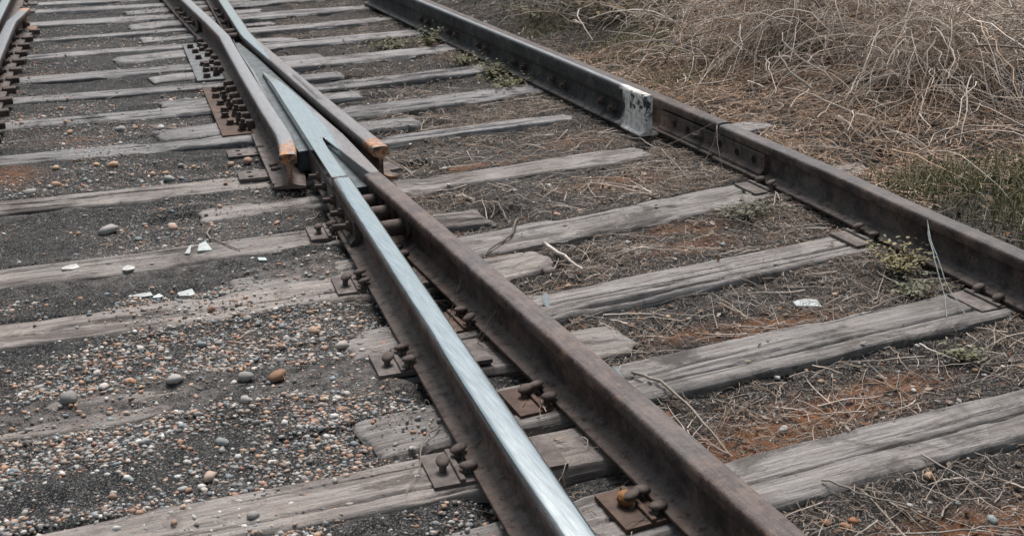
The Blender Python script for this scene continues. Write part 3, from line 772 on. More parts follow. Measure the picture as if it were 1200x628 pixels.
cS = lambda y: float(gS(y)) + .036
fb = fishplate(railS, cS, 3.945, 4.82, -1, (), M_RAIL_DK, ((4.03, .05), (4.19, .03), (4.36, .03), (4.55, .03), (4.7, .03)))
cX1 = lambda y: float(np.interp(y, [p[1] for p in pX1], [p[0] for p in pX1]))
fishplate(wingL, cX1, 8.75, 9.9, -1, (), M_RAIL_DK, ((8.9, .03), (9.1, .03), (9.35, .03), (9.6, .03)))
fishplate(wingR, cS, 8.65, 9.8, -1, (), M_RAIL_DK, ((8.8, .02), (9.1, .02), (9.4, .02)))

# ------------------------------------------------------------------ guard rails
gprof_l = [(-.055, -.150), (-.055, -.141), (-.05, -.139), (-.022, -.130), (-.011, -.118), (-.010, -.055), (-.014, -.044), (-.024, -.036), (-.0265, -.028), (-.0265, .022), (-.0245, .034), (-.019, .0415), (-.012, .0445)]
GPROF = np.array(gprof_l + [(-.003, .0452), (.006, .0435), (.010, .036), (.010, -.118), (.020, -.130), (.044, -.141), (.044, -.150)])
def gw(x, y, z, u): return np.where(z > .036, .62, np.where((z > -.04) & (u < 0), .10, 0))
cG = lambda y: float(np.interp(y, [4.885, 5.12, 6.05, 8.32, 9.6], [2.766, 2.770, 2.7835, 2.7985, 2.81]))
guardR = link('guard_rail', sweep('guard_rail', dense([(cG(y), y) for y in (4.885, 5.12, 6.05, 8.32, 9.6)], .05), GPROF, M_GUARD, gw, lambda x, y, z, u: (y < 5.10 + .03 * np.sin(z * 40)).astype(float)))
tag(guardR, 'dark guard rail on the right with a flaking white painted end', 'guard rail', 'guard rails')
bm = bmesh.new(); add_box(bm, (cG(4.98) - .016, 4.985, -.05), (.034, .205, .19), .01)
_g = bm_mesh('end_block', bm, M_GUARD); _a = _g.attributes.new('paint', 'FLOAT', 'POINT'); _a.data.foreach_set('value', np.ones(len(_g.vertices), np.float32)); _g.attributes.new('wear', 'FLOAT', 'POINT')
link('end_block', _g, guardR)
for (ya, zb) in ((8.22, -.07), (8.09, -.07), (7.65, -.07), (7.51, -.07), (7.09, -.07), (6.97, -.07), (6.52, -.075), (6.37, -.08), (5.98, -.075), (5.82, -.078), (5.36, -.07), (5.24, -.078)):
    bm = bmesh.new(); ngon_bolt(bm, (cG(ya) - .010, ya, zb - .012), (-1, 0, .1), .022, .022, 6, .013, .014)
    link('bolt', bm_mesh('bolt', bm, M_BOLT), guardR)
for ya in (8.15, 7.58, 7.03, 6.45, 5.9, 5.3):                                  # packing blocks between guard and stock rail
    bm = bmesh.new(); a = cG(ya) + .012; b = float(gA(ya)) + .03
    add_box(bm, ((a + b) / 2, ya, -.09), (b - a - .004, .09, .06), .006)
    link('packing_block', bm_mesh('packing_block', bm, M_BOLT), guardR)
cGL = lambda y: float(gS(y)) - 1.52 + .044 + .036 + .06 * float(sst(8.9, 9.6, y))
guardL = link('guard_rail', sweep('guard_rail', dense([(cGL(y), y) for y in (3.5, 5, 7, 8.6, 9.0, 9.3, 9.58)], .1), PROF, M_RAIL_DK, top_wear(.6, .1), lambda x, y, z, u: (y > 9.44).astype(float), zoff=.012))
tag(guardL, 'dark guard rail in the top left corner with a pale flared end', 'guard rail', 'guard rails')
for ya in np.arange(5.0, 9.4, .29):
    bm = bmesh.new(); ngon_bolt(bm, (cGL(ya) + .008, ya, -.075), (1, 0, .1), .022, .022, 6, .013, .02)
    add_box(bm, (cGL(ya) + .075, ya, -.128), (.075, .07, .035), .008)
    link('bolt', bm_mesh('bolt', bm, M_BOLT), guardL)

# ------------------------------------------------------------------ frog base plates with studs left of the wing rail
def base_plate(name, x0, x1, ya, yb, mat, studs, blocks, label):
    cx, cy = (x0 + x1) / 2, (ya + yb) / 2
    root = empty(name, (cx, cy, ZT), label, 'base plate', 'base plates under the frog')
    me = plate_mesh('plate', x1 - x0, yb - ya, .018, mat)
    p = link('plate', me, root, (0, 0, .018), (0, 0, -DS * .9))
    for (sx, sy, h) in studs:
        bm = bmesh.new()
        add_cyl(bm, (0, 0, .004), (0, 0, 1), .023, .008, 14)
        add_box(bm, (0, 0, .016), (.030, .030, .018), .003, random.uniform(0, 1))
        if h > .02: add_cyl(bm, (0, 0, .024 + h / 2), (0, 0, 1), .011, h, 10); add_cyl(bm, (0, 0, .031), (0, 0, 1), .018, .014, 6)
        link('stud', bm_mesh('stud', bm, M_BOLT), root, (sx - cx + random.uniform(-.012, .012), sy - cy + random.uniform(-.025, .025), .018), (random.uniform(-.12, .12), random.uniform(-.12, .12), 0))
    for (sx, sy, lx, ly, lz) in blocks:
        bm = bmesh.new(); add_box(bm, (0, 0, lz / 2), (lx, ly, lz), .008, 0, .75)
        link('brace', bm_mesh('brace', bm, M_BOLT), root, (sx - cx, sy - cy, .018), (0, 0, -DS + random.uniform(-.1, .1)))
def wl(y): return float(np.interp(y, [p[1] for p in pX1], [p[0] for p in pX1]))
st1, bl1 = [], []
for y in (7.25, 7.45, 7.66, 7.88, 8.1, 8.3):
    st1 += [(wl(y) - .105, y, random.choice((.0, .012, .03))), (wl(y) - .155, y - .03, .0)]
    bl1 += [(wl(y + .1) - .075, y + .1, .05, .06, .035)]
base_plate('frog_base_plate', 1.075, 1.42, 7.15, 8.42, M_PLATE_BLUE, st1 + [(1.135, 7.60, 0), (1.14, 7.55, 0)], bl1, 'pale grey base plate with paired bolts under the far end of the left wing rail')
st2, bl2 = [], []
for y in (5.86, 6.03, 6.2, 6.36, 6.52, 6.7, 6.85):
    st2 += [(wl(y) - .112, y, random.choice((.035, .04, .02)))]
    if y > 5.9: st2 += [(wl(y) - .155, y - .04, .0)]
    bl2 += [(wl(y + .08) - .072, y + .08, .05, .055, .032), (wl(y) - .06, y, .04, .05, .05)]
base_plate('frog_base_plate', .965, 1.40, 5.78, 6.93, M_PLATE_RUST, st2, bl2, 'brown rusty base plate crowded with bolts beside the left wing rail')
# slim chair plates near the wing end, each with two holes
def small_plate(x, y, a, lab, z=ZT + .012, mat=None, spk=()):
    root = empty('chair_plate', (x, y, z), lab, 'plate', 'small plates by the left wing rail end')
    p = link('plate', ME_SMALL if mat is None else mat, root, (0, 0, 0), (0, 0, a))
    for (sx, sy, sa) in spk: link('spike', ME_SPIKE, root, (sx, sy, .012), (.1, -.15, sa))
ME_SMALL = plate_mesh('small_plate', .20, .125, .012, M_PLATE, [(-.05, -.035), (-.05, .035)], None, .013)
small_plate(.955, 5.09, -DS, 'grey plate with two holes on the brown sleeper by the wing rail end', spk=((.062, -.03, 0), (.066, .04, .4)))
small_plate(.985, 5.50, -DS, 'grey plate with two holes behind the wing rail end', -.160, spk=((.05, -.02, 0),))
small_plate(1.44, 4.98, .1, 'dark plate lying under the right wing rail end', -.162, ME_SMALL)
# exposed foot plate of the left wing rail
bm = bmesh.new()
vs = [(.955, 4.86), (1.035, 4.80), (1.06, 5.1), (1.085, 5.74), (1.045, 5.74)]
top = [bm.verts.new((x, y, -.137)) for x, y in vs]; bot = [bm.verts.new((x, y, -.151)) for x, y in vs]
bm.faces.new(top); bm.faces.new(bot[::-1])
for i in range(5): j = (i + 1) % 5; bm.faces.new([top[i], bot[i], bot[j], top[j]])
bmesh.ops.recalc_face_normals(bm, faces=bm.faces)
link('foot_plate', bm_mesh('foot_plate', bm, M_PLATE), wingL)
# a rust-orange nut lying on the front tie plate of the rusty rail
bm = bmesh.new(); add_cyl(bm, (0, 0, 0), (0, 0, 1), .024, .022, 6); bmesh.ops.bevel(bm, geom=list(bm.edges), offset=.004, segments=2, affect='EDGES')
tag(link('loose_nut', bm_mesh('loose_nut', bm, M_BRIGHT_RUST, True), None, (1.135, 2.07, -.138), (.2, .1, .4)), 'orange rusted nut among the spikes of the front tie plate', 'nut')

# third rail far right, half hidden in the dead stalks
rb = link('buried_rail', sweep('buried_rail', [(5.62, 6.12), (5.85, 9), (6.1, 13)], PROF, M_RAIL_DK, None, zoff=.14))
tag(rb, 'dark rail half hidden in dead stalks at the top right', 'rail')

# ------------------------------------------------------------------ gravel (too many to count)
def put(n, x0, x1, y0, y1, dens=None):
    x = rng.uniform(x0, x1, n); y = rng.uniform(y0, y1, n)
    if dens is not None:
        k = rng.uniform(0, 1, n) < dens(x, y); x, y = x[k], y[k]
    return x, y
def left_d(x, y):
    s = sleeper_mask(x, y) > -1
    d = np.clip(.62 + 1.1 * fbm(x * 3, y * 3, 51, 3), .06, 1)
    d = np.where(s, d * .16, d)
    return d * (1 - sst(-.1, .0, x - gS(y)) * .75)
STONE_COLS = np.array([(.30, .20, .145), (.34, .25, .20), (.22, .215, .21), (.16, .165, .17), (.27, .26, .25), (.17, .195, .205), (.36, .33, .30), (.12, .115, .11), (.29, .17, .12), (.42, .41, .39), (.24, .20, .175)]) * np.array([1.45, 1.43, 1.40])
def stone_cols(n, p=None): return STONE_COLS[rng.choice(len(STONE_COLS), n, p=p)] * rng.uniform(.65, 1.15, (n, 1))
def gravel(name, base, parts, label, dark=1.0):
    Vs, Fs, Cs, o = [], [], [], 0
    for (n, box, size, dens) in parts:
        x, y = put(n, *box, dens)
        sz = rng.uniform(0, 1, len(x)) ** 2.2 * (size[1] - size[0]) + size[0]
        z = surf_z(x, y) + sz * rng.uniform(-.12, .30, len(x))
        V, F, I = stones(base, np.stack([x, y, z], 1), sz)
        Vs.append(V); Fs.append(F + o); o += len(V); Cs.append((stone_cols(len(x)) * dark)[I])
    ob = link(name, fast_mesh(name, np.concatenate(Vs), np.concatenate(Fs), M_STONE, base is not OCT, np.concatenate(Cs)))
    return tag(ob, label, 'gravel', kind='stuff')
def right_d(x, y):
    return np.where(sleeper_mask(x, y) > -1, .06, 1) * np.clip(.35 + .8 * fbm(x * 2.5, y * 2.5, 61, 3), .05, 1)
gravel('fine_grit', OCT, [(100000, (-.45, 1.05, 1.6, 4.6), (.0014, .0048), left_d), (40000, (-.4, 1.2, 4.6, 7.5), (.0020, .0062), left_d), (14000, (-.2, 1.3, 7.5, 11.5), (.004, .009), left_d),
                          (30000, (1.3, 2.85, 1.5, 5.6), (.0018, .005), right_d), (6000, (1.4, 2.9, 5.6, 9), (.003, .007), right_d), (5000, (.9, 1.35, 1.6, 4.5), (.002, .006), right_d)],
       'fine grey and tan grit scattered over the track bed', .8)
gravel('small_gravel', ICO0, [(22000, (-.4, 1.0, 1.65, 4.0), (.0040, .0115), left_d), (3200, (-.3, 1.1, 4.0, 7.0), (.005, .013), left_d), (1200, (-.2, 1.3, 7, 11), (.007, .016), left_d),
                              (1500, (1.35, 2.8, 1.6, 5.4), (.004, .011), right_d), (500, (1.4, 2.9, 5.4, 9), (.006, .014), right_d), (500, (.9, 1.35, 1.6, 4.5), (.004, .011), right_d)],
       'small rounded grey, tan and pinkish gravel between the sleepers')

# pebbles one can pick out
PEB = []
for k in range(10):
    V = ICO1[0].copy(); r = np.random.default_rng(300 + k)
    V = V * (1 + .30 * (fbm(V[:, 0] * 1.5 + k * 7, V[:, 1] * 1.5 + V[:, 2], 70 + k, 2))[:, None])
    V *= np.array([1, r.uniform(.65, .95), r.uniform(.38, .68)])
    PEB.append(fast_mesh('pebble', V, ICO1[1], M_PEB, True))
PC = [('tan', (.46, .31, .21)), ('pinkish brown', (.42, .27, .205)), ('grey', (.34, .325, .31)), ('blue-grey', (.25, .285, .29)), ('pale', (.55, .51, .47)), ('dark', (.14, .13, .12))]
def pebble(x, y, s, col, label, k=None, sink=.25, grp=None, rz=None):
    k = random.randrange(10) if k is None else k
    z = float(surf_z(np.array([x]), np.array([y]))[0])
    o = link('pebble', PEB[k], None, (x, y, z + s * .45 * (1 - sink)), (random.uniform(-.2, .2), random.uniform(-.2, .2), random.uniform(0, 6) if rz is None else rz))
    o.scale = (s, s, s); o.color = (*col, 1)
    tag(o, label, 'pebble', grp); return o
pebble(.564, 3.064, .027, (.28, .16, .10), 'large smooth brown egg-shaped pebble on the half buried sleeper', 0, .05, rz=.2)
pebble(.486, 3.101, .025, (.28, .27, .25), 'large pale grey pebble left of the brown egg-shaped one', 3, .05)
for (x, y, s, c, l) in ((.02, 3.19, .034, (.20, .185, .175), 'flat grey stone by the left edge, above the half buried sleeper'),
                        (.30, 3.17, .026, (.30, .285, .26), 'pale angular stone on the gravel left of the large grey pebble'),
                        (.79, 3.20, .030, (.30, .27, .24), 'flat beige stone in front of the pale split sleeper'),
                        (.74, 3.33, .028, (.30, .21, .155), 'flat tan stone lying below the pale split sleeper, near its plate'),
                        (.30, 2.62, .026, (.33, .25, .20), 'pinkish flat pebble just behind the front left sleeper'),
                        (.36, 2.78, .024, (.19, .20, .195), 'long grey-green pebble behind the front left sleeper'),
                        (.19, 3.22, .02, (.27, .15, .09), 'rusty brown pebble at the upper edge of the half buried sleeper'),
                        (.265, 4.63, .045, (.27, .25, .235), 'flat pale stone at the front edge of the brownish dusty sleeper')):
    o = pebble(x, y, s * .82, tuple(v_ * 1.3 for v_ in c), l, None, .3)
def row_y(side, k, x):
    r = [q_ for q_ in SL if q_[0] == side][k]; return r[2] + (r[4] - r[2]) * (x - r[1]) / (r[3] - r[1])
def side_word(x): return 'far left' if x < .2 else ('near polished rail' if x > .62 else 'mid left')
def where_l(x, y):
    k = sum(y > row_y('L', j, x) for j in range(3))
    return ('before the nearest left sleeper', 'behind the nearest left sleeper', 'behind the half buried sleeper', 'behind the pale split sleeper')[k] + ', ' + side_word(x)
def where_f(x, y):
    k = sum(y > row_y('L', j, x) for j in range(7))
    return 'just beyond the %s left sleeper, %s' % (ORD[max(0, k - 1)], side_word(x - .15))
def where_r(x, y):
    k = sum(y > row_y('R', j, x) for j in range(6))
    w_ = 'left side' if x < 1.85 else ('right side' if x > 2.3 else 'middle')
    return ('below the first right sleeper' if k == 0 else 'just beyond the %s right sleeper' % ORD[k - 1]) + ', ' + w_
px, py = put(900, -.35, .95, 1.75, 3.9, left_d)
for i in range(min(150, len(px))):
    nm, c = PC[random.choices(range(6), (5, 5, 4, 2.5, 2, 1))[0]]
    f = random.uniform(.75, 1.15); s = .0075 + .009 * random.random() ** 2.5
    pebble(px[i], py[i], s, tuple(v * f for v in c), '%s %s pebble %s' % ('small' if s < .0115 else 'larger', nm, where_l(px[i], py[i])), grp='small %s pebbles in the left gravel' % nm)
px, py = put(400, -.2, 1.0, 4.0, 7.0, left_d)
for i in range(min(45, len(px))):
    nm, c = PC[random.choices(range(6), (4, 4, 4, 2, 3, 1))[0]]
    s = .013 + .012 * random.random() ** 2
    pebble(px[i], py[i], s, c, '%s %s stone %s' % ('small' if s < .018 else 'larger', nm, where_f(px[i], py[i])), grp='small %s stones farther up the left track' % nm)
px, py = put(500, 1.45, 2.65, 1.7, 5.2, right_d)
for i in range(min(40, len(px))):
    nm, c = PC[random.choices(range(6), (4, 4, 3, 2, 4, 1))[0]]
    s = .009 + .009 * random.random() ** 2
    pebble(px[i], py[i], s, c, '%s %s stone in the litter %s' % ('small' if s < .0125 else 'larger', nm, where_r(px[i], py[i])), grp='small %s stones between the rusty rails' % nm)
for (x, y, c, l) in ((1.525, 1.86, (.33, .17, .09), 'orange-brown flat chip below the front right sleeper, leftmost'), (1.555, 1.83, (.33, .16, .08), 'orange-brown chip below the front right sleeper, middle one'), (1.59, 1.845, (.28, .13, .07), 'orange-brown chip below the front right sleeper, rightmost')):
    pebble(x, y, .014, c, l)

# ------------------------------------------------------------------ dry litter, stalks, heap
def walk(n, K, x, y, z, length, az, curl, rise=None, zj=.004, follow=None):
    """wandering stalks: n curves of K points"""
    a = az[:, None] + np.cumsum(rng.normal(0, 1, (n, K)) * curl[:, None], axis=1)
    st = (length / (K - 1))[:, None]
    X = x[:, None] + np.cumsum(np.cos(a) * st, 1) - np.cos(a[:, :1]) * st
    Y = y[:, None] + np.cumsum(np.sin(a) * st, 1) - np.sin(a[:, :1]) * st
    Z = z(X, Y) if callable(z) else z
    t = np.linspace(0, 1, K)[None]; lin = Z[:, :1] * (1 - t) + Z[:, -1:] * t
    Z = .35 * np.maximum(Z, lin) + .65 * (lin + np.clip(Z - lin, 0, None).max(1, keepdims=True) * 4 * t * (1 - t)) 
    if rise is not None: Z = Z + rise
    return np.stack([X, Y, Z], -1)
STRAW = np.array([1.58, 1.52, 1.46]) * np.array([(.36, .31, .27), (.30, .265, .24), (.26, .20, .155), (.42, .38, .34), (.17, .13, .105), (.22, .195, .18), (.33, .24, .17), (.12, .095, .08)])
def straw_cols(n, p=None): return STRAW[rng.choice(8, n, p=p)] * rng.uniform(.6, 1.15, (n, 1))

# short litter between the rusty rails and beside them
n = 26000
x, y = put(n * 2, 1.28, 2.95, 1.45, 6.2, lambda x, y: np.where(sleeper_mask(x, y) > -1, .05, 1) * np.clip(.5 + .75 * fbm(x * 2.2, y * 2.2, 81, 3) + .25 * sst(2.2, 2.7, x), .05, 1) * (1 - .75 * np.exp(-(((x - 1.85) / .35) ** 2 + ((y - 2.31) / .12) ** 2))))
n = len(x)
ln = rng.uniform(.012, .05, n) * np.where(rng.uniform(0, 1, n) < .10, 2.8, 1)
P = walk(n, 4, x, y, lambda X, Y: surf_z(X, Y) + .002, ln, rng.uniform(0, 6.28, n), rng.uniform(.05, .5, n), rng.uniform(0, .012, (n, 1)) + rng.normal(0, .004, (n, 4)))
keep = ((sleeper_mask(P[..., 0], P[..., 1]) > -1).sum(1) < 1) | (rng.uniform(0, 1, n) < .06); P = P[keep]; n = len(P)
V1, F1, I1 = tubes(P, rng.uniform(.0006, .0016, n), 3)
c1 = straw_cols(n, [.13, .15, .15, .09, .17, .13, .07, .11]) * np.where(rng.uniform(0, 1, (n, 1)) < .5, .65, 1.15)
# long thin stalks
x, y = put(3600, 1.3, 2.95, 1.45, 6.5, lambda x, y: np.where(sleeper_mask(x, y) > -1, .04, .7))
n2 = len(x)
P = walk(n2, 9, x, y, lambda X, Y: surf_z(X, Y) + .006, rng.uniform(.06, .24, n2), rng.uniform(0, 6.28, n2), rng.uniform(.03, .18, n2), rng.uniform(0, .010, (n2, 1)) + np.abs(rng.normal(0, .002, (n2, 9))))
keep = ((sleeper_mask(P[..., 0], P[..., 1]) > -1).sum(1) < 1) | (rng.uniform(0, 1, n2) < .05); P = P[keep]; n2 = len(P)
V2, F2, I2 = tubes(P, .0007 + .0022 * rng.uniform(0, 1, n2) ** 3, 4)
c2 = straw_cols(n2, [.2, .2, .10, .2, .08, .14, .05, .03])
lit = link('dry_litter', fast_mesh('dry_litter', np.r_[V1, V2], [np.r_[F1, F2 + len(V1)]], M_STRAW, True, np.r_[c1[I1], c2[I2]]))
tag(lit, 'dry broken stalks and chaff strewn between the rusty rails', 'plant litter', kind='stuff')
# some far litter, right of the guard rail and on the left bed
x, y = put(17000, 1.45, 4.2, 5.6, 11, lambda x, y: np.where(sleeper_mask(x, y) > -1, .05, 1) * np.clip(.35 + .7 * fbm(x * 2, y * 2, 91, 3) + .3 * (x > 2.9), .03, 1))
xb, yb = put(420, -.3, 1.2, 1.7, 7, left_d)
xc, yc = put(700, .85, 1.3, 1.6, 4.9, lambda x, y: x * 0 + .6)
x = np.r_[x, xb, xc]; y = np.r_[y, yb, yc]; n = len(x)
P = walk(n, 5, x, y, lambda X, Y: surf_z(X, Y) + .003, rng.uniform(.02, .13, n) * np.where(y < 5, .55, 1), rng.uniform(0, 6.28, n), rng.uniform(.05, .4, n), rng.uniform(0, .014, (n, 1)) + rng.normal(0, .004, (n, 5)))
V1, F1, I1 = tubes(P, rng.uniform(.0008, .002, n), 3)
lit2 = link('dry_litter', fast_mesh('dry_litter', V1, F1, M_STRAW, True, straw_cols(n)[I1]))
tag(lit2, 'thin scatter of dry chaff farther up the track bed', 'plant litter', kind='stuff')

# crumbled dead leaves
def leaf_quads(x, y, z, s, cols):
    n = len(x); a = rng.uniform(0, 6.28, n); tilt = rng.normal(0, .35, n); wdt = rng.uniform(.3, .8, n)
    base = np.array([(-1, 0, 0), (-.2, -1, .16), (1, 0, 0), (-.2, 1, .16), (.5, -.6, .1), (.5, .6, .1)])
    B = base[None] * np.stack([s, s * wdt, s], 1)[:, None, :]
    c, t = np.cos(tilt)[:, None], np.sin(tilt)[:, None]
    X, Z = B[..., 0] * c - B[..., 2] * t, B[..., 0] * t + B[..., 2] * c
    ca, sa = np.cos(a)[:, None], np.sin(a)[:, None]
    V = np.stack([X * ca - B[..., 1] * sa + x[:, None], X * sa + B[..., 1] * ca + y[:, None], Z + z[:, None]], -1)
    o = (np.arange(n) * 6)[:, None]
    F = np.concatenate([np.array([[0, 1, 4, 2]]) + o, np.array([[0, 2, 5, 3]]) + o])
    return V.reshape(-1, 3), F, np.repeat(cols, 6, axis=0)
LEAFC = .95 * np.array([(.15, .085, .045), (.20, .145, .10), (.10, .07, .05), (.26, .20, .15), (.18, .07, .025), (.13, .12, .09), (.33, .29, .25)])
x, y = put(16000, 1.3, 3.0, 1.45, 8.5, lambda x, y: np.where(sleeper_mask(x, y) > -1, .05, 1) * np.clip(.5 + .8 * fbm(x * 3, y * 3, 95, 3), .05, 1))
xr, yr = put(6000, 3.0, 5.5, 3, 9.5)
x, y = np.r_[x, xr], np.r_[y, yr]; n = len(x)
s = (.003 + .011 * rng.uniform(0, 1, n) ** 2) * np.where(x > 3, 1.5, 1)
V, F, c = leaf_quads(x, y, surf_z(x, y) + s * .5 + .002, s, LEAFC[rng.choice(7, n)] * rng.uniform(.6, 1.2, (n, 1)))
tag(link('leaf_litter', fast_mesh('leaf_litter', V, F, M_LEAF, False, c)), 'crumbled brown leaf flakes on the soil beside the rails', 'leaf litter', kind='stuff')

# heap of dead stalks right of the track
def heap_z(X, Y): return ground_z(X, Y)
Vs, Fs, Cs, o = [], [], [], 0
def add_t(P, R, cols, sides=3):
    global o
    V, F, I = tubes(P, R, sides); Vs.append(V); Fs.append(F + o); Cs.append(cols[I]); o += len(V)
def heap_d(x, y):
    d = sst(2.98, 3.3, x) * np.clip(.45 + mound(x, y) * 3.2 + .5 * fbm(x * 1.2, y * 1.2, 33, 3), .05, 1)
    d = d * (1 - .75 * sst(7.4, 8.4, y) * (1 - sst(3.9, 4.6, x)))
    g = np.exp(-(((x - 3.55) / .5) ** 2 + ((y - 3.45) / .42) ** 2)); return d * (1 - .85 * g)
# dark under-layer of broken stalks, shade inside the heap painted into their colour
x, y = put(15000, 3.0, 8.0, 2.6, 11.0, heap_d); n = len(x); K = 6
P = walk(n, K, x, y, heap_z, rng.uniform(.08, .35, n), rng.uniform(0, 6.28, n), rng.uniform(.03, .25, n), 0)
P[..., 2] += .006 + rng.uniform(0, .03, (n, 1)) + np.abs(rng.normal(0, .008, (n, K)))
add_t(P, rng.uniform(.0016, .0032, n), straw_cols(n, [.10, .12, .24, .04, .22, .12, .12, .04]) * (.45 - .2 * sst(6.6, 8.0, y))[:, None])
# tan chaff next to the rail
x, y = put(21000, 3.0, 4.7, 3.5, 6.8, lambda x, y: sst(2.98, 3.12, x) * (1 - sst(3.9, 4.7, x)) * np.clip(.2 + 1.0 * vn(x * 5, y * 5, 9), 0, 1) * (1 - .9 * np.exp(-(((x - 3.5) / .4) ** 2 + ((y - 3.5) / .35) ** 2)))); n = len(x); K = 4
P = walk(n, K, x, y, heap_z, rng.uniform(.03, .17, n), rng.uniform(0, 6.28, n), rng.uniform(.02, .2, n), 0)
P[..., 2] += .006 + rng.uniform(0, .035, (n, 1)) + np.abs(rng.normal(0, .006, (n, K)))
add_t(P, rng.uniform(.0012, .0028, n), straw_cols(n, [.20, .12, .22, .14, .12, .05, .14, .01]) * np.array([[1.08, .98, .90]]))
# criss-cross tangle of long pale stalks heaped over it
def tangle(n, x0, x1, y0, y1, dens, lmin, lmax, hmul, r0, r1, p, mul):
    x, y = put(n, x0, x1, y0, y1, dens); n = len(x); K = 9; t = np.linspace(-.5, .5, K)[None]
    L = rng.uniform(lmin, lmax, n)[:, None]; az = rng.uniform(0, 6.28, n)[:, None]; kap = rng.normal(0, 1.3, n)[:, None]
    a = az + kap * t; el = rng.normal(0, .28, n)[:, None] - rng.uniform(0, 1.3, n)[:, None] * t
    X = x[:, None] + np.cumsum(np.cos(a) * np.cos(el) * L / K, 1); Y = y[:, None] + np.cumsum(np.sin(a) * np.cos(el) * L / K, 1)
    h = mound(x, y) * hmul * rng.uniform(.15, 1.1, n)
    Z = (ground_z(x, y) + h)[:, None] + np.cumsum(np.sin(el) * L / K, 1)
    J = np.cumsum(rng.normal(0, .006, (n, K, 3)), 1)
    P = np.stack([X, Y, Z], -1) + J
    P[..., 2] = np.maximum(P[..., 2], ground_z(P[..., 0], P[..., 1]) + .006)
    keep = P[..., 0].min(1) > 2.99
    P = P[keep]; n = len(P)
    add_t(P, r0 + (r1 - r0) * rng.uniform(0, 1, n) ** 2.2, straw_cols(n, p) * mul)
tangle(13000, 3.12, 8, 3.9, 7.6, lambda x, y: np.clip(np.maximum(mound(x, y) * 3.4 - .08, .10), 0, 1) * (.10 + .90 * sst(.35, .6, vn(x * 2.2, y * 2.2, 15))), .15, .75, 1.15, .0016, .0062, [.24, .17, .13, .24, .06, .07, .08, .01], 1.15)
tangle(5000, 3.7, 9, 7.3, 12, lambda x, y: np.clip(mound(x, y) * 3.2, 0, 1), .2, .8, 1.2, .0016, .0036, [.12, .18, .22, .06, .16, .14, .10, .02], .34)
tangle(420, 3.3, 8, 4.2, 9.5, lambda x, y: np.clip(mound(x, y) * 3, 0, 1), .3, .9, 1.2, .004, .0085, [.02, .05, .3, .02, .3, .1, .2, .01], .8)
for (cx, cy, hh, rr, nn, mul) in ((4.20, 5.85, .46, .75, 520, 1.2), (4.40, 4.78, .36, .75, 520, 1.2), (5.3, 5.2, .22, .7, 240, 1.1), (4.8, 7.9, .40, .7, 110, .5), (3.9, 7.9, .30, .5, 50, .5), (7.1, 6.3, .40, .8, 130, .6), (4.5, 9.4, .7, 1., 120, .35), (5.8, 4.2, .35, .8, 200, 1.2)):
    n = nn; K = 12; t = np.linspace(0, 1, K)[None]
    az = rng.uniform(0, 6.28, n)[:, None]; R = (rng.uniform(.25, 1.15, n) * rr)[:, None]; H = (rng.uniform(.2, 1.0, n) ** 1.4 * hh)[:, None]
    sx = cx + rng.normal(0, .22, n)[:, None]; sy = cy + rng.normal(0, .22, n)[:, None]
    r = R * t ** 1.15
    wob = np.cumsum(rng.normal(0, .010, (n, K)), 1); wob2 = np.cumsum(rng.normal(0, .010, (n, K)), 1)
    X = sx + r * np.cos(az) + wob * 1.3; Y = sy + r * np.sin(az) + wob2 * 1.3
    Z = ground_z(X, Y) + H * 4 * t * (1 - t * rng.uniform(.8, 1.0, n)[:, None]) + .01 + wob * .5
    Z = np.maximum(Z, ground_z(X, Y) + .004)
    add_t(np.stack([X, Y, Z], -1), .0017 + .0042 * rng.uniform(0, 1, n) ** 2.2, straw_cols(n, [.27, .22, .08, .26, .03, .08, .05, .01]) * mul)
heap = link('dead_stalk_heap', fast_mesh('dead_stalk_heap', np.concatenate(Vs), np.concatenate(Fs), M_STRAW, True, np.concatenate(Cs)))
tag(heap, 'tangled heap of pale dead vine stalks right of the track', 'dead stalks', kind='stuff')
# upright dead thicket along the top
Vs, Fs, Cs, o = [], [], [], 0
x, y = put(3000, 3.7, 9.5, 7.0, 12.5, lambda x, y: sst(.0, 1.2, (x - 3.6) * .55 + (y - 7.9) * .8) * .8 * sst(7.2, 8.4, y + (x - 4.2) * .25)); n = len(x); K = 9
t = np.linspace(0, 1, K)[None]; az = rng.uniform(0, 6.28, n)[:, None]; H = rng.uniform(.2, .9, n)[:, None]; lean = rng.uniform(.05, .45, n)[:, None]
wob = np.cumsum(rng.normal(0, .018, (n, K)), 1)
P = np.stack([x[:, None] + lean * t ** 1.6 * np.cos(az) + wob, y[:, None] + lean * t ** 1.6 * np.sin(az) - wob * .6, ground_z(x, y)[:, None] + H * t - .25 * H * t ** 3], -1)
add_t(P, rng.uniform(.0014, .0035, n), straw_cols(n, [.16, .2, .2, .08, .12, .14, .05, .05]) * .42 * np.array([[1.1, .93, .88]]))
th = link('dead_thicket', fast_mesh('dead_thicket', np.concatenate(Vs), np.concatenate(Fs), M_STRAW, True, np.concatenate(Cs)))
tag(th, 'upright thicket of thin dead stems along the top of the picture', 'dead stems', kind='stuff')

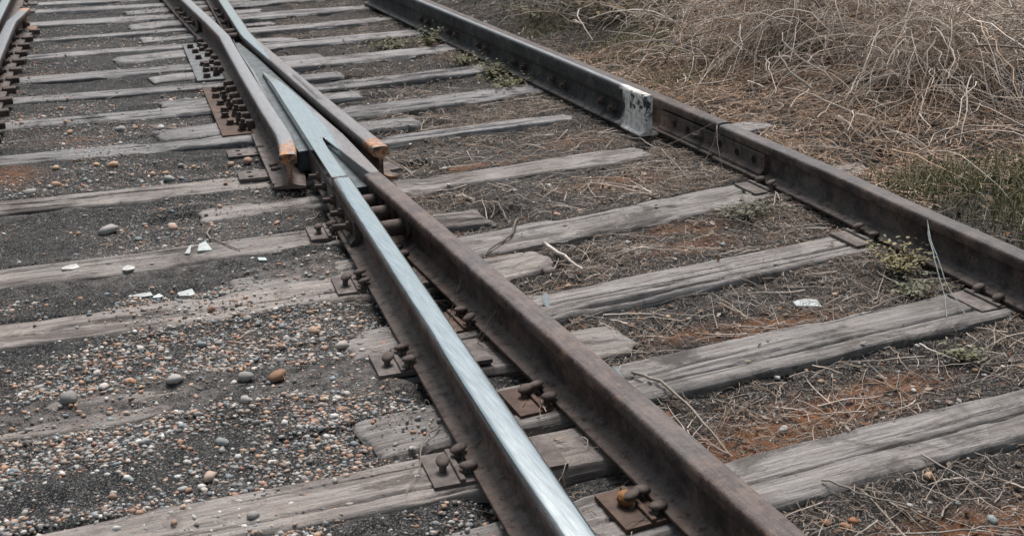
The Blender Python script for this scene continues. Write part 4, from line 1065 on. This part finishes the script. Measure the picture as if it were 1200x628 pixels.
# grass
def grass(name, spots, label):
    X, Y, S = [], [], []
    for (cx, cy, rx, ry, n, h) in spots:
        a = rng.normal(0, .5, (n, 2)); X.append(cx + a[:, 0] * rx); Y.append(cy + a[:, 1] * ry); S.append(rng.uniform(.5, 1.1, n) * h)
    x, y, s = np.concatenate(X), np.concatenate(Y), np.concatenate(S)
    k = (x > 3.0); x, y, s = x[k], y[k], s[k]
    n = len(x); K = 5; t = np.linspace(0, 1, K)[None]; az = rng.uniform(0, 6.28, n)[:, None]; lean = (s * rng.uniform(.05, .6, n))[:, None]
    P = np.stack([x[:, None] + lean * t ** 1.7 * np.cos(az), y[:, None] + lean * t ** 1.7 * np.sin(az), ground_z(x, y)[:, None] + s[:, None] * (t - .3 * t ** 3)], -1)
    V, F, I = tubes(P, rng.uniform(.0016, .0032, n), 3)
    c = np.array([(.15, .15, .07), (.21, .20, .10), (.10, .105, .052), (.34, .30, .18), (.55, .48, .36)])[rng.choice(5, n, p=[.29, .23, .18, .18, .12])] * rng.uniform(.7, 1.2, (n, 1))
    tag(link(name, fast_mesh(name, V, F, M_LEAF, True, c[I])), label, 'grass', kind='stuff')
grass('grass', [(3.42, 3.72, .34, .18, 480, .11), (3.75, 3.60, .42, .24, 560, .12), (3.55, 3.28, .36, .27, 420, .10), (3.22, 3.55, .18, .16, 180, .07), (3.9, 3.2, .35, .3, 450, .11), (3.35, 3.0, .3, .25, 260, .08)], 'dark green grass growing right of the near rusty rail')
grass('grass', [(3.55, 6.3, .32, .24, 600, .09), (3.75, 6.75, .35, .22, 700, .11), (3.35, 6.5, .2, .2, 260, .07), (3.4, 5.7, .28, .2, 420, .08), (4.0, 6.9, .25, .3, 420, .10), (3.5, 7.6, .4, .3, 500, .09)], 'sparse olive grass tufts behind the white guard rail end')

# leafy weeds
WC = [(.15, .155, .075), (.19, .18, .09), (.115, .13, .07), (.24, .21, .12)]
def weed(x, y, r, h, nst, label, name='weed', cs=WC, leaf=.0115, grp='yellow-green weeds beside the right rail'):
    r *= 1.3; h *= 1.15; nst = int(nst * 1.4)
    z = float(ground_z(np.array([x]), np.array([y]))[0])
    root = empty(name, (x, y, z), label, 'weed', grp)
    n = nst; K = 6; t = np.linspace(0, 1, K)[None]; az = rng.uniform(0, 6.28, n)[:, None]; R = (rng.uniform(.2, 1, n) * r)[:, None]; H = (rng.uniform(.35, 1, n) * h)[:, None]
    P = np.stack([R * t ** 1.3 * np.cos(az), R * t ** 1.3 * np.sin(az), H * t], -1) + rng.normal(0, .004, (n, K, 3)) * t[..., None]
    V, F, I = tubes(P, np.full(n, .0013), 3)
    link('stem', fast_mesh('stem', V, F, M_LEAF, True, np.tile(np.array([[.12, .09, .05]]), (len(V), 1))), root)
    m = 9; pts = (P[:, rng.integers(2, K, m), :] + rng.normal(0, leaf * .9, (n, m, 3))).reshape(-1, 3); N = len(pts)
    s = rng.uniform(.6, 1.2, N) * leaf
    V, F, c = leaf_quads(pts[:, 0], pts[:, 1], np.maximum(pts[:, 2], .004), s, np.array(cs)[rng.choice(len(cs), N)] * rng.uniform(.7, 1.25, (N, 1)))
    link('leaves', fast_mesh('leaves', V, F, M_LEAF, False, c), root)
weed(2.62, 7.62, .10, .13, 26, 'taller yellow-green weed by the guard rail, farthest up the track')
weed(2.62, 6.98, .13, .10, 30, 'yellow-green weed by the guard rail, second along from the far end')
weed(2.66, 6.62, .13, .08, 30, 'spreading grey-green weed at the foot of the guard rail')
weed(2.63, 6.28, .14, .07, 30, 'low yellow-green weed at the guard rail, nearest to the white end')
weed(2.45, 7.9, .22, .06, 30, 'low mossy weed on the track bed at the top', leaf=.012)
weed(2.66, 2.98, .11, .10, 34, 'yellow-brown leafy weed against the near rusty rail', cs=[(.23, .19, .085), (.27, .23, .12), (.17, .165, .09)], leaf=.010)
weed(2.58, 2.83, .07, .05, 18, 'small pale green weed just in front of the yellow-brown one', cs=[(.16, .16, .10), (.20, .20, .14)], leaf=.009)
weed(2.55, 3.72, .12, .05, 22, 'flat pale green weed near the fishplate joint', cs=[(.11, .11, .07), (.17, .17, .12)], leaf=.010)
weed(2.42, 2.40, .06, .04, 14, 'tiny pale weed at the right edge above the front sleeper', cs=[(.16, .16, .09), (.20, .19, .12)], leaf=.009)
weed(3.9, 7.4, .3, .16, 30, 'yellowish leafy weed patch under the thicket', cs=[(.12, .11, .05), (.17, .13, .05), (.09, .085, .04)], leaf=.020, grp='weeds under the thicket')
weed(3.55, 7.9, .3, .12, 24, 'olive leafy weed patch left of the thicket', cs=[(.12, .11, .05), (.10, .09, .045)], leaf=.018, grp='weeds under the thicket')

# single twigs, sticks and scraps
def twig(name, pts, r, col, label, cat='twig', lift=.006, arch=0, zs=None, K=14, sides=6):
    pts = np.array(pts, float)
    d = np.r_[0, np.cumsum(np.linalg.norm(np.diff(pts[:, :2], axis=0), axis=1))]; s = np.linspace(0, d[-1], K)
    X = np.interp(s, d, pts[:, 0]); Y = np.interp(s, d, pts[:, 1])
    for _ in range(2):
        X[1:-1] = (X[:-2] + 2 * X[1:-1] + X[2:]) / 4; Y[1:-1] = (Y[:-2] + 2 * Y[1:-1] + Y[2:]) / 4
    Z = surf_z(X, Y)
    if zs is None:
        Z = np.convolve(np.pad(Z, 2, 'edge'), np.ones(5) / 5, 'valid'); Z = np.maximum(Z, surf_z(X, Y)) + lift + arch * np.sin(np.linspace(0, np.pi, K))
    else: Z = np.interp(s, np.linspace(0, d[-1], len(zs)), zs)
    P = np.stack([X, Y, Z], -1); P[1:-1] += rng.normal(0, r * .5, (K - 2, 3))
    org = P[0].copy()
    V, F, I = tubes((P - org)[None], np.array([r]), sides)
    ob = link(name, fast_mesh(name, V, [F, np.arange(sides)[None], np.arange(len(V) - sides, len(V))[::-1][None]], M_TWIG, True), None, tuple(org)); ob.color = (*col, 1)
    return tag(ob, label, cat)
twig('twig', [(1.77, 4.159), (1.688, 4.002), (1.64, 3.90), (1.572, 3.833), (1.46, 3.747)], .0062, (.16, .13, .11), 'bent brown twig lying across the smooth grey sleeper', lift=.008)
twig('stick', [(1.47, 2.665), (1.505, 2.567), (1.52, 2.461), (1.512, 2.334), (1.501, 2.212)], .0048, (.30, .26, .22), 'straight grey stick slanting from the rusty rail between two sleepers', 'stick', arch=.02)
twig('stick', [(1.681, 3.719), (1.692, 3.578), (1.709, 3.458)], .0075, (.62, .56, .50), 'white peeled stick with an orange spot between two right sleepers', 'stick', zs=(-.146, -.152, -.160), K=8)
twig('twig', [(1.711, 3.655), (1.839, 3.673), (1.962, 3.644), (2.101, 3.458)], .0022, (.34, .29, .25), 'long thin straw arching away from the white stick', lift=.016)
twig('twig', [(1.655, 3.68), (1.66, 3.55), (1.655, 3.44)], .0035, (.30, .25, .22), 'grey twig left of the white stick', lift=.012)
twig('twig', [(.631, 4.492), (.597, 4.409), (.601, 4.343), (.677, 4.163)], .0048, (.24, .20, .17), 'hooked brown twig on the dusty left sleeper')
twig('twig', [(1.745, 4.383), (1.728, 4.12)], .004, (.26, .22, .19), 'short straight twig beside the bent brown one', arch=.01)
twig('twig', [(1.638, 4.515), (1.69, 4.424)], .011, (.42, .38, .33), 'short thick pale stick between two right sleepers', 'stick', K=6)
twig('stalk', [(2.591, 5.184), (2.66, 5.05), (2.70, 4.90), (2.69, 4.7), (2.656, 4.469), (2.605, 4.273)], .0034, (.36, .32, .28), 'long curved pale stalk below the white guard rail end', 'stalk', arch=.03)
twig('stalk', [(2.45, 5.1), (2.58, 4.98), (2.70, 4.95), (2.80, 4.9)], .0030, (.33, .29, .26), 'pale stalk crossing below the white guard rail end', 'stalk', arch=.03)
twig('stalk', [(1.968, 2.922), (1.95, 2.86), (1.985, 2.80), (2.084, 2.772), (2.15, 2.79)], .0026, (.38, .33, .29), 'looped pale straw above the second right sleeper', 'stalk', arch=.015)
twig('stalk', [(1.60, 1.98), (1.68, 1.86), (1.78, 1.78)], .0028, (.30, .26, .22), 'pale stalk lying below the front right sleeper', 'stalk', arch=.02)
twig('stalk', [(1.62, 1.77), (1.74, 1.72), (1.90, 1.66)], .0030, (.32, .28, .25), 'long grey stalk along the bottom right edge', 'stalk', arch=.015)
twig('stalk', [(2.76, 2.98), (2.70, 2.90), (2.60, 2.70), (2.52, 2.60)], .0026, (.26, .28, .28), 'bluish grey dead stem leaning against the near rusty rail', 'dead stem', zs=(-.02, -.06, -.13, -.155))
twig('stalk', [(2.77, 3.0), (2.72, 2.93), (2.63, 2.72), (2.58, 2.59)], .0022, (.27, .28, .27), 'second bluish dead stem leaning on the near rusty rail', 'dead stem', zs=(.00, -.05, -.12, -.15))
twig('stalk', [(2.80, 4.44), (2.835, 4.42), (2.79, 4.34), (2.77, 4.25)], .0020, (.36, .31, .27), 'thin dry stem hooked over the fishplate joint', 'dead stem', zs=(-.16, .006, -.07, -.16), K=16)
twig('stalk', [(2.60, 4.66), (2.72, 4.55), (2.835, 4.44)], .0018, (.33, .28, .24), 'thin dry stem stretched up to the fishplate joint', 'dead stem', zs=(-.17, -.09, .004))
twig('reed', [(4.97, 4.98), (4.985, 5.0), (5.0, 5.03)], .011, (.42, .24, .13), 'upright orange reed stub at the right edge', 'reed', zs=(-.02, .1, .21), K=6)
twig('reed', [(4.16, 4.50), (4.10, 4.54), (4.05, 4.57)], .012, (.20, .12, .07), 'broken brown reed sticking out of the dead stalks', 'reed', zs=(-.05, .06, .15), K=6)
twig('stalk', [(1.43, 4.98), (1.50, 4.82), (1.55, 4.70)], .0045, (.30, .26, .23), 'grey stick poking out under the right wing rail end', 'stick', zs=(-.08, -.12, -.155))
twig('twig', [(.88, 2.60), (.80, 2.52), (.76, 2.40), (.70, 2.33)], .0024, (.22, .19, .16), 'thin forked twig on the front left sleeper', arch=.012)
for i, (x, y, h) in enumerate(((4.6, 5.6, .42), (4.75, 5.55, .38), (5.1, 6.0, .55), (4.3, 7.2, .5), (4.45, 7.3, .6), (3.75, 8.5, .5))):
    twig('stalk', [(x, y), (x - .05 + .02 * i, y + .03), (x - .12 + .05 * i, y + .05)], .0045, (.44, .36, .30), ('tall pale stem standing in the dead stalks, %s from the right edge' % ORD[5 - i]), 'dead stem', zs=(ground_z(x, y), ground_z(x, y) + h * .6, ground_z(x, y) + h))

for (pp, zz_, r_) in (([(1.14, 3.05), (1.17, 3.0), (1.16, 2.93)], (-.19, -.10, -.02), .0016), ([(1.14, 3.06), (1.19, 3.04), (1.215, 3.03)], (-.19, -.12, -.06), .0013), ([(1.11, 3.2), (1.13, 3.17), (1.16, 3.16)], (-.19, -.09, .01), .0014)):
    twig('dead_weed', pp, r_, (.30, .25, .22), {-.02: 'thin dead weed stem bending towards the camera between the centre rails', -.06: 'short dead weed stem leaning on the rusty rail web', .01: 'tallest thin dead weed stem between the centre rails'}[zz_[2]], 'dead weed', zs=zz_)
def scrap(x, y, sx, sy, rz, col, label, cat='scrap', name='paper_scrap', z=None, poly=None, tilt=.06):
    bm = bmesh.new()
    poly = poly or [(-1, -.7), (.2, -1), (1, -.5), (.8, .8), (-.3, 1), (-.9, .3)]
    t = [bm.verts.new((a * sx, b * sy, .004 + .004 * a * b)) for a, b in poly]; b_ = [bm.verts.new((a * sx, b * sy, 0)) for a, b in poly]
    bm.faces.new(t); bm.faces.new(b_[::-1]); k = len(poly)
    for i in range(k): j = (i + 1) % k; bm.faces.new([t[i], b_[i], b_[j], t[j]])
    bmesh.ops.recalc_face_normals(bm, faces=bm.faces)
    zz = float(surf_z(np.array([x]), np.array([y]))[0]) + .004 if z is None else z
    ob = link(name, bm_mesh(name, bm, M_SCRAP), None, (x, y, zz), (tilt, tilt * .5, rz)); ob.color = (*col, 1)
    tag(ob, label, cat)
scrap(.556, 4.25, .034, .042, .3, (.42, .45, .44), 'white fan-shaped scrap on the dusty sleeper', poly=[(-1, -.8), (.6, -1), (1, .9), (.1, .7)])
scrap(.505, 4.24, .016, .040, -.1, (.40, .42, .41), 'narrow white scrap beside the fan-shaped one', poly=[(-.9, -1), (.3, -.8), (1, 1), (.2, .6)])
scrap(.285, 4.14, .024, .02, .8, (.48, .47, .44), 'white scrap on the dusty sleeper left of the fan-shaped one')
scrap(.30, 3.90, .034, .014, -.1, (.40, .42, .41), 'long white sliver on the soil between two left sleepers')
scrap(.345, 3.865, .018, .012, .5, (.56, .60, .58), 'small white sliver beside the long one')
scrap(.435, 3.845, .028, .022, .1, (.42, .45, .44), 'square white scrap above the pale split sleeper', poly=[(-1, -.9), (1, -1), (.9, .9), (-.8, 1)])
scrap(.735, 4.05, .018, .022, .8, (.50, .56, .55), 'small pale shard right of the white scraps', poly=[(-.3, -1), (.9, 0), (.1, 1), (-.9, .2)])
scrap(.10, 4.24, .03, .02, .1, (.50, .48, .45), 'pale scrap near the left edge above the dusty sleeper')
scrap(2.256, 2.944, .045, .028, -.15, (.40, .43, .43), 'pale grey flat shard between the second and third right sleepers', name='flat_shard', poly=[(-1, -.8), (.9, -1), (1, .4), (.2, .9), (-.8, .8)])
scrap(1.475, 3.25, .012, .055, -.35, (.14, .165, .17), 'slim blue-grey sliver leaning beside the rusty rail', name='slate_sliver')
scrap(1.43, 2.66, .008, .06, -.15, (.13, .155, .16), 'thin blue-grey sliver on the second right sleeper by the rusty rail', name='slate_sliver')
bm = bmesh.new(); add_box(bm, (0, 0, -.05), (.24, .15, .13), .012)
tag(link('timber_block', bm_mesh('timber_block', bm, M_TIM_F), None, (3.20, 4.72, -.128), (0, 0, .12)), 'dark grey timber block end behind the fishplate joint', 'timber block')
